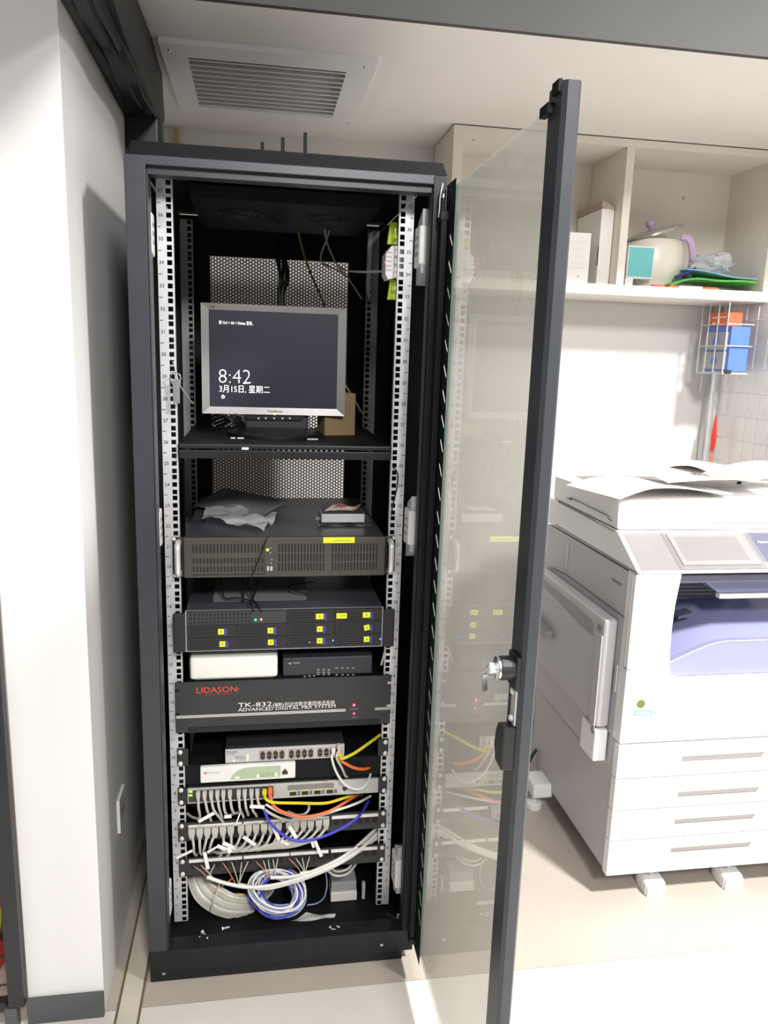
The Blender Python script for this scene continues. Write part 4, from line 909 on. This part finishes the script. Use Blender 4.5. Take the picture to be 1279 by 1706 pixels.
# ------------------------------------------------------------------ wall shelf unit at the right
su = thing('shelf_unit', (1.07, .94, 1.62), 'cream open shelf unit fixed below the ceiling at the right', 'shelf')
SY0, SY1, SB, ST = .800, 1.072, 1.6250, 2.096
obj('side_board', MB().box(.522, .552, SY0, SY1, SB, ST), 'shelf_board', su, bevel=.001)
obj('side_board', MB().box(1.605, 1.632, SY0, SY1, SB, ST), 'shelf_board', su, bevel=.001)
obj('divider', MB().box(1.082, 1.108, SY0, SY1 - .014, SB + .033, ST - .022), 'shelf_board', su, bevel=.001)
obj('top_board', MB().box(.552, 1.605, SY0, SY1, ST - .022, ST), 'shelf_board', su, bevel=.001)
obj('bottom_board', MB().box(.552, 1.605, SY0, SY1, SB, SB + .033), 'shelf_board', su, bevel=.001)
obj('back_board', MB().box(.552, 1.605, SY1 - .012, SY1, SB + .033, ST - .022), 'shelf_board', su)
for x, z in ((1.43, 1.99), (.60, 2.08)): obj('fixing', MB().lathe([(.006, 0), (.006, .002)], (x, SY1 - .012 if z < 2.05 else .86, z if z < 2.05 else ST - .0222), 10, (0, -1, 0) if z < 2.05 else (0, 0, -1)), 'pale_grey_plastic', su)
SZ = SB + .0335
# first compartment
tb = thing('paper_box', (1.06, .95, SZ), 'tall white carton with its brown lid flap raised on the shelf', 'box')
obj('carton', MB().box(1.037, 1.0795, .852, 1.045, SZ, 1.897), 'paper', tb, bevel=.001)
obj('lid_flap', MB().prism([(1.036, 1.899), (1.080, 1.894), (1.0805, 1.897), (1.062, 1.912), (1.037, 1.921), (1.034, 1.918)], 'Y', .850, 1.046), 'kraft', tb)
obj('slot_mark', MB().box(1.0355, 1.0372, .853, .857, 1.72, 1.78), 'ink', tb)
ub = thing('adapter_carton', (.96, .86, SZ), 'low white carton with faint outlines on the shelf beside the tall one', 'box')
obj('carton', MB().box(.895, 1.000, .835, .900, SZ, 1.816), 'paper', ub, bevel=.001)
ol = MB()
for z0, z1 in ((1.785, 1.79), (1.765, 1.768), (1.74, 1.743), (1.72, 1.723), (1.705, 1.708)): ol.box(.905, .985, .8343, .8352, z0, z1)
obj('printed_lines', ol, 'shelf_board', ub)
for x in (.925, .965): obj('mark', MB().box(x - .003, x + .003, .8343, .8352, 1.678, 1.683), 'grey_ink', ub)
tag(obj('white_block', MB().box(.90, .935, .905, .96, SZ, 1.865), 'paper', bevel=.002), 'narrow white carton standing behind the low outlined one', 'box')
# second compartment
tl = thing('teal_box', (1.18, .86, SZ), 'small box with a teal face in front of the cream pot', 'box')
p0, p1 = at(1043, 463, Y=.84), at(1092, 411, Y=.84)
obj('carton', MB().box(p0.x, p1.x, .840, .872, p0.z, p1.z), 'paper', tl, bevel=.001)
obj('teal_face', MB().box(p0.x + .003, p1.x - .004, .8392, .8402, p0.z + .005, p1.z - .005), 'teal_card', tl)
obj('plinth_card', MB().box(p0.x - .001, p0.x + .026, .842, .87, SZ, p0.z), 'paper', tl)
pt = thing('electric_pot', (1.27, .955, SZ), 'cream electric pot with tilted metal lid and lilac handle on the shelf', 'pot')
pc_ = Vector((1.275, .955, SZ)); PR = .105
obj('pot_body', MB().lathe([(.060, 0), (.090, .008), (.104, .04), (PR + .004, .085), (PR, .130), (.096, .158), (.090, .162)], pc_, 32), 'pot_cream', pt, smooth=True)
ta = Vector((-.33, -.02, 1)).normalized()
lidc = pc_ + Vector((-.004, 0, .188))
obj('pot_lid', MB().lathe([(.100, -.006), (.103, 0), (.098, .005), (.06, .012), (.02, .016)], lidc, 32, ta), 'pot_lid', pt, smooth=True)
obj('lid_knob', MB().lathe([(.006, .012), (.008, .018), (.016, .03), (.014, .042), (.006, .046)], lidc, 16, ta), 'lilac', pt, smooth=True)
hp = [pc_ + Vector(v) for v in ((.086, -.03, .178), (.108, -.04, .172), (.122, -.045, .142), (.128, -.045, .098), (.122, -.04, .045))]
hb = MB(); sp = spline(hp, 5); hb.tube(sp, .012, 8)
obj('pot_handle', hb, 'lilac', pt, smooth=True)
# folders and scraps at the right
def sheet(name, label, cat, fn, material, nx=14, ny=8, th=.0015): return tag(obj(name, MB().grid(nx, ny, fn), material, smooth=True, solid=th), label, cat)
sheet('green_folder', 'green plastic folder lying flat at the right end of the shelf', 'folder', lambda u, v: (1.285 + .312 * u, .822 + .17 * v, SZ + .012 + .030 * math.sin(min(1, u * 2.2) * 1.57) * (1 - .35 * u) + .003 * math.sin(9 * u + 4 * v)), 'green_film', th=.006)
sheet('blue_folder', 'pale blue plastic folder on top of the green one', 'folder', lambda u, v: (1.340 + .258 * u, .826 + .17 * v, SZ + .064 - .022 * u + .003 * math.sin(7 * u + 3 * v)), 'blue_film', th=.004)
tag(obj('navy_roll', MB().cyl((1.305, .835, SZ + .034), (1.375, .835, SZ + .066), .006, n=10), 'navy'), 'navy blue rolled edge sticking up at the folders on the shelf', 'roll')
for x0, x1, m_, lb in ((1.215, 1.255, 'orange_red', 'flat orange card at the shelf edge under the teal box'), (1.27, 1.30, 'orange_red', 'small orange card at the shelf edge below the green folder'), (1.395, 1.44, 'orange_red', 'orange card at the shelf edge, right of the white strip'), (1.305, 1.39, 'paper', 'white paper strip at the shelf edge below the green folder')):
    tag(obj('flat_card', MB().box(x0, x1, .803, .819, SZ, SZ + .006), m_), lb, 'card')
cb = MB(); cb.ball((0, 0, 0), 1, 14)
rb = random.Random(12); ph_ = [rb.uniform(0, 6) for _ in range(6)]
cb.v = [Vector((1.475, .905, SZ + .092)) + Vector((v.x * .075, v.y * .055, v.z * .034)) * (1 + .22 * math.sin(5 * v.x + ph_[0]) * math.cos(4 * v.y + ph_[1]) + .16 * math.sin(9 * v.z + 6 * v.x + ph_[2]) + rb.uniform(-.05, .05)) for v in cb.v]
tag(obj('clear_bag', cb, 'clear_film', smooth=True), 'crumpled clear bag lying on the blue folder on the shelf', 'plastic bag')

# ------------------------------------------------------------------ wire grid on the right wall
gr_ = thing('wire_grid', (1.6, .6, .3), 'pale wire grid panel hung on the right wall below the shelf', 'wire grid')
GX = 1.602
vw = obj('wire', MB().cyl((GX, 0, 0), (GX, 0, 1.34), .0019, n=6), 'grid_wire', gr_)
base = WL[vw.name].copy(); vw.location = Vector((GX, .93, .27)) - WL[gr_.name]
for k in range(1, 13): copy_at(vw, (GX, .93 - k * .065, .27), gr_)
hw_ = obj('wire', MB().cyl((GX - .003, .13, 0), (GX - .003, .985, 0), .0019, n=6), 'grid_wire', gr_)
c0 = WL[hw_.name]; hw_.location = Vector((GX - .003, .5575, 1.563)) - WL[gr_.name]
for k in range(1, 16): copy_at(hw_, (GX - .003, .5575, 1.563 - k * .0815), gr_)
obj('grid_post', MB().cyl((GX - .004, .985, .25), (GX - .004, .985, 1.622), .0055, n=8), 'grid_wire', gr_, smooth=True)
obj('grey_upright', MB().box(1.596, 1.610, 1.035, 1.058, .25, 1.622), 'pale_grey_plastic', gr_)  # pale grey upright strip behind the grid post
og = thing('drawer_organiser', (1.555, .9, 1.39), 'blue and grey two drawer organiser clipped to the wire grid', 'organiser')
obj('case', MB().box(1.52, 1.590, .815, .968, 1.393, 1.545), 'drawer_blue', og, bevel=.002)
for z0 in (1.399, 1.465):
    dw = obj('drawer', MB().box(1.516, 1.522, .832, .964, z0, z0 + .060), 'drawer_grey', og, bevel=.001); obj('drawer_grip_or_shade', MB().box(1.509, 1.517, .885, .905, z0 + .018, z0 + .040), 'drawer_blue', dw, bevel=.002)
ob = thing('orange_box', (1.555, .91, 1.546), 'small orange red carton on the drawer organiser', 'box')
obj('carton', MB().box(1.525, 1.580, .855, .962, 1.546, 1.592), 'orange_red', ob, bevel=.001)
obj('white_band', MB().box(1.5244, 1.5252, .865, .95, 1.574, 1.578).box(1.5244, 1.5252, .90, .908, 1.552, 1.570).box(1.5244, 1.5252, .925, .945, 1.552, 1.560), 'paper', ob)
bkx = thing('wire_basket', (1.55, .88, 1.38), 'pale wire basket holding the drawer organiser on the grid', 'basket')
bw = MB()
for y in (.970, .925, .87, .812): bw.cyl((1.500, y, 1.385), (1.500, y, 1.628), .0022, n=6)
bwo = obj('upright_bars', bw, 'grid_wire', bkx)
for z in (1.385, 1.478, 1.55, 1.626): obj('hoop', MB().tube([(1.598, .972, z), (1.500, .972, z), (1.500, .808, z), (1.598, .808, z)], .0022, 6), 'grid_wire', bkx)
obj('basket_floor', MB().box(1.502, 1.596, .812, .970, 1.3845, 1.389), 'pale_grey_plastic', bkx); obj('basket_clip', MB().box(1.505, 1.52, .790, .808, 1.385, 1.398), 'dark_grey_plastic', bkx)
rk = thing('red_marker', (1.59, .955, 1.09), 'red handled tool hanging on the grid post behind the printer', 'tool')
obj('grip', MB().lathe([(.003, 0), (.009, .02), (.010, .06), (.006, .095), (.003, .13)], (1.588, .955, 1.10), 12), 'fire_red', rk, smooth=True)
obj('tip', MB().cyl((1.588, .955, 1.055), (1.588, .955, 1.10), .0055, .0035, n=8), 'orange_red', rk)

# ------------------------------------------------------------------ office printer
pr = thing('office_printer', (1.15, .35, 0), 'large white office copier with four paper drawers and a lilac output tray', 'printer')
PX0, PX1, PYF, PYB = .850, 1.450, .050, .640
obj('lower_body', MB().box(PX0 + .003, PX1, PYF + .022, PYB, .075, .452), 'printer_shaded', pr, bevel=.004)
def panel_recess(mb, x0, x1, z0, z1, y0, y1, rx0, rx1, rz0, rz1, dep):
    xs = [x0, rx0, rx1, x1]; zs = [z0, rz0, rz1, z1]; V = []; F = []
    for j in range(4):
        for i in range(4): V.append((xs[i], y0, zs[j]))
    for j in range(3):
        for i in range(3):
            if (i, j) != (1, 1): F.append((j * 4 + i, j * 4 + i + 1, j * 4 + i + 5, j * 4 + i + 4))
    n = len(V); V += [(rx0 + .004, y0 + dep, rz0 + .001), (rx1 - .004, y0 + dep, rz0 + .001), (rx1, y0 + dep * .12, rz1 - .0005), (rx0, y0 + dep * .12, rz1 - .0005)]
    F += [(5, 6, n + 1, n), (6, 10, n + 2, n + 1), (10, 9, n + 3, n + 2), (9, 5, n, n + 3), (n, n + 1, n + 2, n + 3)]
    m0 = len(V); V += [(x0, y1, z0), (x1, y1, z0), (x1, y1, z1), (x0, y1, z1)]
    F += [(0, m0, m0 + 1, 3), (3, m0 + 1, m0 + 2, 15), (15, m0 + 2, m0 + 3, 12), (12, m0 + 3, m0, 0), (m0, m0 + 3, m0 + 2, m0 + 1)]
    # border strips share the outer edge only through corner vertices
    mb.add(V, F)
for (z0, z1), (r0, r1) in (((.3565, .4490), (.388, .409)), ((.2655, .3520), (.286, .306)), ((.1775, .2610), (.206, .226)), ((.074, .1730), (.121, .141))):
    d_ = MB(); panel_recess(d_, PX0, PX1, z0, z1, PYF, PYF + .024, 1.028, 1.272, r0 - .002, r1 + .002, .016)
    dr_ = obj('paper_drawer', d_, 'printer_white', pr)
    obj('drawer_grip_or_shade', MB().prism([(PYF + .0145, r0 - .0008), (PYF + .0165, r0 - .0008), (PYF + .0045, r1 + .0008), (PYF + .0025, r1 + .0008)], 'X', 1.033, 1.267), 'drawer_grip_or_shade', dr_)  # grey plate added in the recess to carry its shade as colour
# middle body and front cover
obj('middle_body', MB().box(.9055, PX1, .42, PYB, .4555, .900).box(PX0, .905, .09, PYB, .455, .900).box(.906, PX1, .094, .419, .456, .624), 'printer_shaded', pr)
cov = [(PX0, .4545), (PX1, .4545), (PX1, .620), (1.010, .620), (.987, .6235), (.974, .633), (.967, .652), (.962, .70), (.9605, .76), (.962, .82), (.967, .87), (.971, .9045), (PX0, .9045)]
fcv = obj('front_cover', MB().prism(cov, 'Y', PYF, .092), 'printer_white', pr, bevel=.003)
obj('olive_sticker', MB().cyl((.8975, PYF - .0006, .5625), (.8975, PYF + .001, .5625), .0115, n=20), 'olive_dot', fcv)
aq = MB(); ringbox(aq, (.882, .927, .531, .5455), (.8855, .9235, .5335, .543), PYF - .0006, PYF + .001, PYF - .0006); obj('aqua_label', aq, 'aqua', fcv); obj('label_paper', MB().box(.8855, .9235, PYF - .0005, PYF + .001, .5335, .543), 'paper', fcv)
obj('cover_grip', MB().box(1.035, 1.095, PYF - .0008, PYF + .001, .5565, .5595), 'pale_grey_plastic', fcv)
obj('cavity_back', MB().box(.905, 1.17, .330, .345, .625, .895), 'printer_dark', pr); obj('cavity_side', MB().box(.905, .9085, .092, .33, .625, .895), 'printer_dark', pr)
obj('cavity_roof', MB().box(.965, PX1, .065, .42, .8750, .895), 'printer_slate', pr, bevel=.004)
# lilac output tray: front apron with a rising curve, then the sloping top
ap = [(.9635, .6215), (1.44, .6215), (1.44, .7125), (1.135, .7125), (1.105, .709), (1.075, .700), (1.04, .686), (1.0, .668), (.9635, .6505)]
trn = obj('output_tray', MB().prism(ap, 'Y', .078, .100), 'printer_lavender', pr, bevel=.002)
tt = MB(); tt.grid(16, 8, lambda u, v: (.968 + .47 * u, .100 + .225 * v, (.655 + .0575 * min(1, u / .36) ** .8) + .052 * v * min(1, .35 + u * 1.6)))
obj('tray_top', tt, 'printer_lavender', trn, smooth=True, solid=.004)
hlp = MB().tube([(x, .0775, z + .0008) for x, z in reversed(ap[2:])], .0016, 5); obj('tray_highlight', hlp, 'printer_white', trn, smooth=True)  # white bead laid on as the highlight along the apron's curve
obj('tray_stop', MB().obox((1.075, .20, .748), (1, 0, .25), EY, (-.25, 0, 1), .022, .02, .004), 'printer_slate', trn)
obj('upper_tray', MB().prism([(1.075, .866), (1.44, .868), (1.44, .826), (1.13, .826)], 'Y', .13, .31), 'printer_lavender', pr, bevel=.004); obj('upper_tray_edge', MB().box(1.13, 1.44, .125, .145, .812, .8255), 'printer_white', pr, bevel=.002)
ex = obj('paper_exit', MB().box(1.09, 1.26, .30, .33, .745, .815), 'drawer_grey', pr)
for k in range(5): obj('exit_rib', MB().box(1.09, 1.255, .297, .301, .750 + k * .011, .755 + k * .011), 'printer_slate', ex)
obj('exit_arm', MB().obox((1.205, .285, .800), (1, 0, -.35), EY, (.35, 0, 1), .026, .012, .008), 'printer_slate', ex, bevel=.003)
obj('exit_guide', MB().box(1.262, 1.30, .29, .33, .745, .84), 'cream_plastic', ex)
# scanner with the sloped control panel
sc = obj('scanner_body', MB().prism([(.172, .985), (.046, .9105), (.046, .9055), (.10, .9050), (PYB, .9050), (PYB, .985)], 'X', PX0, PX1), 'printer_white', pr, bevel=.002)
sl_d = Vector((0, .046 - .172, .9105 - .985)).normalized(); sl_n = Vector((0, sl_d.z, -sl_d.y)).normalized()
if sl_n.z < 0: sl_n = -sl_n
def slope(x, t, lift=.0008): return Vector((x, .172, .985)) + sl_d * (t * .146) + sl_n * lift
def slope_plate(name, x0, x1, t0, t1, material, par, th=.001, sk=0.):
    m_ = MB(); q = [slope(x0, t0, 0), slope(x1, t0, 0), slope(x1 + sk, t1, 0), slope(x0 + sk, t1, 0)]
    m_.add([v - sl_n * .001 for v in q] + [v + sl_n * th for v in q], [(0, 1, 2, 3), (7, 6, 5, 4), (0, 4, 5, 1), (1, 5, 6, 2), (2, 6, 7, 3), (3, 7, 4, 0)]); return obj(name, m_, material, par)
slope_plate('control_panel', .862, PX1 - .01, .06, .97, 'printer_panel', sc)
slope_plate('control_panel_end', 1.205, PX1 - .012, .08, .80, 'printer_slate', sc, .0018)
ts = slope_plate('touch_screen', .978, 1.190, .10, .88, 'touch_screen', sc, .006)
slope_plate('screen_glass', .992, 1.165, .20, .78, 'printer_panel', ts, .0066)
wf = MB(); rnd = random.Random(2)
wf.grid(22, 10, lambda u, v: slope(.965 + .24 * u, .04 + .97 * v, .0075 + .003 * abs(math.sin(11 * u + 5 * v)) * (1 if (u < .12 or u > .85 or v > .85) else .15) + rnd.uniform(0, .0012)))
obj('protective_film', wf, 'thin_film', ts, smooth=True)
lt = MB(); lettering(lt, 'ApeosPort', slope(1.222, .36, .0026), EX, -sl_d, width=.06, height=.011); obj('maker_lettering', lt, 'white_ink', sc, recalc=False)
lidm = MB(); lidm.prism([(.172, .987), (PYB - .02, .987), (PYB - .02, 1.060), (.30, 1.068), (.19, 1.064), (.178, 1.050)], 'X', PX0 + .002, PX1 - .002); ldo = obj('scanner_lid', lidm, 'printer_white', pr, bevel=.008, seg=3)
obj('lid_groove', MB().box(.945, 1.30, .1705, .1725, 1.006, 1.0085), 'pale_grey_plastic', ldo)
# seams and details on the shaded left side
def seam(px_list, X_=PX0 - .0005, r=.0011, material='printer_seam', par=pr): return obj('seam', MB().tube([at(x, y, X=X_) for x, y in px_list], r, 5), material, par)
seam([(930, 836), (1024, 885)]); seam([(944, 829), (952, 833), (950, 829), (1014, 860), (1013, 864), (1019, 868)], PX0 - .0003); seam([(925, 874), (1065, 957)]); seam([(921, 946), (945, 958), (1040, 1028)]); seam([(1055, 957), (1047, 1040), (1040, 1112)], material='pale_grey_plastic'); seam([(1040, 1112), (1052, 1118)], r=.0009)
a = at(1020, 962, X=PX0 - .001); b = at(1034, 976, X=PX0 - .001); obj('side_window', MB().box(PX0 - .001, PX0 + .002, b.y, a.y, b.z, a.z - .002), 'printer_slate', pr)
a = at(946, 905, X=PX0); obj('side_rib', MB().box(PX0 - .003, PX0 + .002, a.y - .008, a.y + .008, .80, .885), 'printer_shaded', pr, bevel=.001)
# bypass tray folded up on the side
bt_ = obj('bypass_tray', MB().box(.812, .8485, .112, .635, .468, .766), 'printer_shaded', pr, bevel=.012, seg=3)
rc = MB(); rc.prism([(.175, .700), (.175, .735), (.26, .740), (.42, .742), (.545, .742), (.545, .722), (.42, .716), (.33, .707), (.26, .702)], 'X', .8108, .8125); obj('tray_recess', rc, 'printer_panel', bt_)
obj('tray_window', MB().box(.8108, .8125, .132, .152, .728, .742), 'printer_slate', bt_)
obj('tray_rim', MB().box(.8090, .8125, .118, .150, .470, .720), 'printer_shaded', bt_, bevel=.001); obj('tray_rim', MB().box(.8090, .8125, .60, .63, .47, .76), 'printer_shaded', bt_, bevel=.001)
obj('hinge_block', MB().box(.812, .8485, .112, .20, .372, .462), 'printer_white', bt_, bevel=.006); obj('hinge_pin', MB().cyl((.811, .128, .455), (.8125, .128, .455), .010, n=16), 'printer_panel', bt_)
obj('lower_flap', MB().prism([(.20, .372), (.635, .372), (.635, .462), (.20, .462)], 'X', .828, .8485), 'printer_shaded', bt_, bevel=.003)
seam([(905, 1160), (990, 1262)], .8272, .0012, 'printer_panel', bt_)
obj('side_lever', MB().obox((.800, .52, .605), (0, 1, .05), (1, 0, 0), EZ, .075, .012, .012), 'printer_panel', bt_, bevel=.002)
obj('side_hinge', MB().box(PX0 - .004, PX0 + .001, .094, .104, .575, .650), 'printer_shaded', pr, bevel=.002)
# feet
for fx in (.992, 1.222):
    ff = obj('front_foot', MB().prism([(.047, 0), (.047, .026), (.056, .036), (.085, .040), (.115, .040), (.115, 0)], 'X', fx - .020, fx + .034), 'white_plastic', pr, bevel=.002)
    for k in range(5): obj('foot_rib', MB().box(fx - .0225, fx - .0195, .055 + k * .010, .060 + k * .010, .002, .034), 'white_plastic', ff)
    obj('foot_bolt', MB().cyl((fx + .008, .085, .038), (fx + .008, .085, .077), .006, n=10), 'pale_grey_plastic', ff)
rf = obj('rear_stabiliser', MB().box(.795, .862, .455, .545, .050, .098), 'white_plastic', pr, bevel=.010, seg=3)
obj('stabiliser_foot', MB().lathe([(.024, 0), (.026, .004), (.026, .020), (.020, .024), (.008, .026), (.008, .052)], (.812, .490, 0), 20), 'white_plastic', rf)
for fx, fy in ((1.40, .10), (1.40, .58), (.92, .58)): obj('caster', MB().cyl((fx - .012, fy, .030), (fx + .012, fy, .030), .030, n=20).box(fx - .015, fx + .015, fy - .015, fy + .015, .05, .078), 'dark_grey_plastic', pr)
cable('black_lead', 'black power lead on the floor behind the left side of the printer', [(872, 1290, .62), (885, 1262, .60), (893, 1250, .58)], .006, 'dark_grey_plastic')

# papers heaped on the printer lid
LZ = 1.069
def paper(name, label, c, wx, wy, rot, fn, material='paper', cat='paper', th=.0012):
    c = Vector(c); R_ = Matrix.Rotation(rot, 3, 'Z')
    m_ = MB(); m_.grid(18, 14, lambda u, v: c + R_ @ Vector(((u - .5) * wx, (v - .5) * wy, fn(u, v))))
    return tag(obj(name, m_, material, smooth=True, solid=th), label, cat)
paper('paper_sheet', 'large white sheet overhanging the left edge of the printer lid', (.985, .285, LZ + .004), .36, .24, .18, lambda u, v: .006 + .022 * max(0, math.sin(u * 3.0 + .5)) * (1 - .4 * v) - .014 * max(0, .25 - u) * 4)
paper('paper_sheet', 'white sheet lying at the back of the heap on the printer', (1.13, .50, LZ + .012), .44, .22, -.12, lambda u, v: .010 + .018 * math.sin(u * 2.8) + .012 * v)
paper('paper_sheet', 'curled white sheet at the front middle of the printer lid', (1.16, .29, LZ + .022), .30, .18, -.10, lambda u, v: .004 + .012 * math.sin(2.6 * u + 1.5 * v) + .010 * (1 - v))
paper('paper_bag', 'flattened white paper bag with a brown inside on the right of the printer', (1.30, .40, LZ + .034), .30, .20, .25, lambda u, v: .006 + .020 * math.sin(3.1 * v) + .006 * math.sin(8 * u), cat='paper bag')
paper('brown_flap', 'brown folded paper flap sticking out of the heap on the printer', (1.235, .285, LZ + .040), .17, .055, .22, lambda u, v: .004 * math.sin(6 * u) + .012 * v, 'kraft', 'paper')
pe = at(1234, 800, Y=.45); tag(obj('black_clip', MB().cyl(pe, pe + Vector((-.018, 0, -.035)), .006, n=8).box(pe.x - .008, pe.x + .010, .443, .457, pe.z - .004, pe.z + .006), 'ink'), 'small black clip on the paper heap at the back of the printer', 'clip')

# ------------------------------------------------------------------ left edge: framed wire screen and fire extinguisher
ws = thing('wire_screen', (-.72, -.16, 0), 'black framed wire screen standing left of the white pillar', 'wire screen')
obj('frame_post', MB().box(-.572, -.541, -.178, -.157, .055, 1.95), 'black_frame', ws, bevel=.002)
obj('bottom_bar', MB().box(-1.1, -.577, -.172, -.150, .042, .064), 'black_frame', ws, bevel=.002); obj('foot', MB().box(-.580, -.556, -.180, -.157, 0, .055), 'grey_skirting', ws, bevel=.001)
w0 = obj('wire', MB().cyl((-1.1, -.162, .10), (-.577, -.162, .10), .0020, n=6), 'black_frame', ws); b0 = WL[w0.name]
for k in range(1, 16): copy_at(w0, b0 + Vector((0, 0, .0655 * k)), ws)
fe = thing('fire_extinguisher', (-.70, .02, 0), 'red fire extinguisher with black hose behind the wire screen', 'fire extinguisher')
ec = Vector((-.702, .02, 0))
obj('cylinder', MB().lathe([(.060, 0), (.066, .012), (.066, .30), (.052, .345), (.020, .37), (.016, .40)], ec, 28), 'fire_red', fe, smooth=True)
obj('label_band', MB().lathe([(.0665, .10), (.0668, .105), (.0668, .15), (.0665, .155)], ec, 28), 'lime_print', fe)
obj('valve', MB().box(ec.x - .02, ec.x + .02, .0, .04, .40, .44).box(ec.x - .055, ec.x + .02, .012, .028, .445, .455), 'black_plastic', fe, bevel=.003)
obj('hose', MB().tube(spline([ec + Vector(v) for v in ((.015, -.01, .425), (.055, -.03, .45), (.085, -.04, .40), (.098, -.045, .30), (.090, -.045, .18), (.074, -.03, .09))]), .010, 8), 'black_plastic', fe, smooth=True)
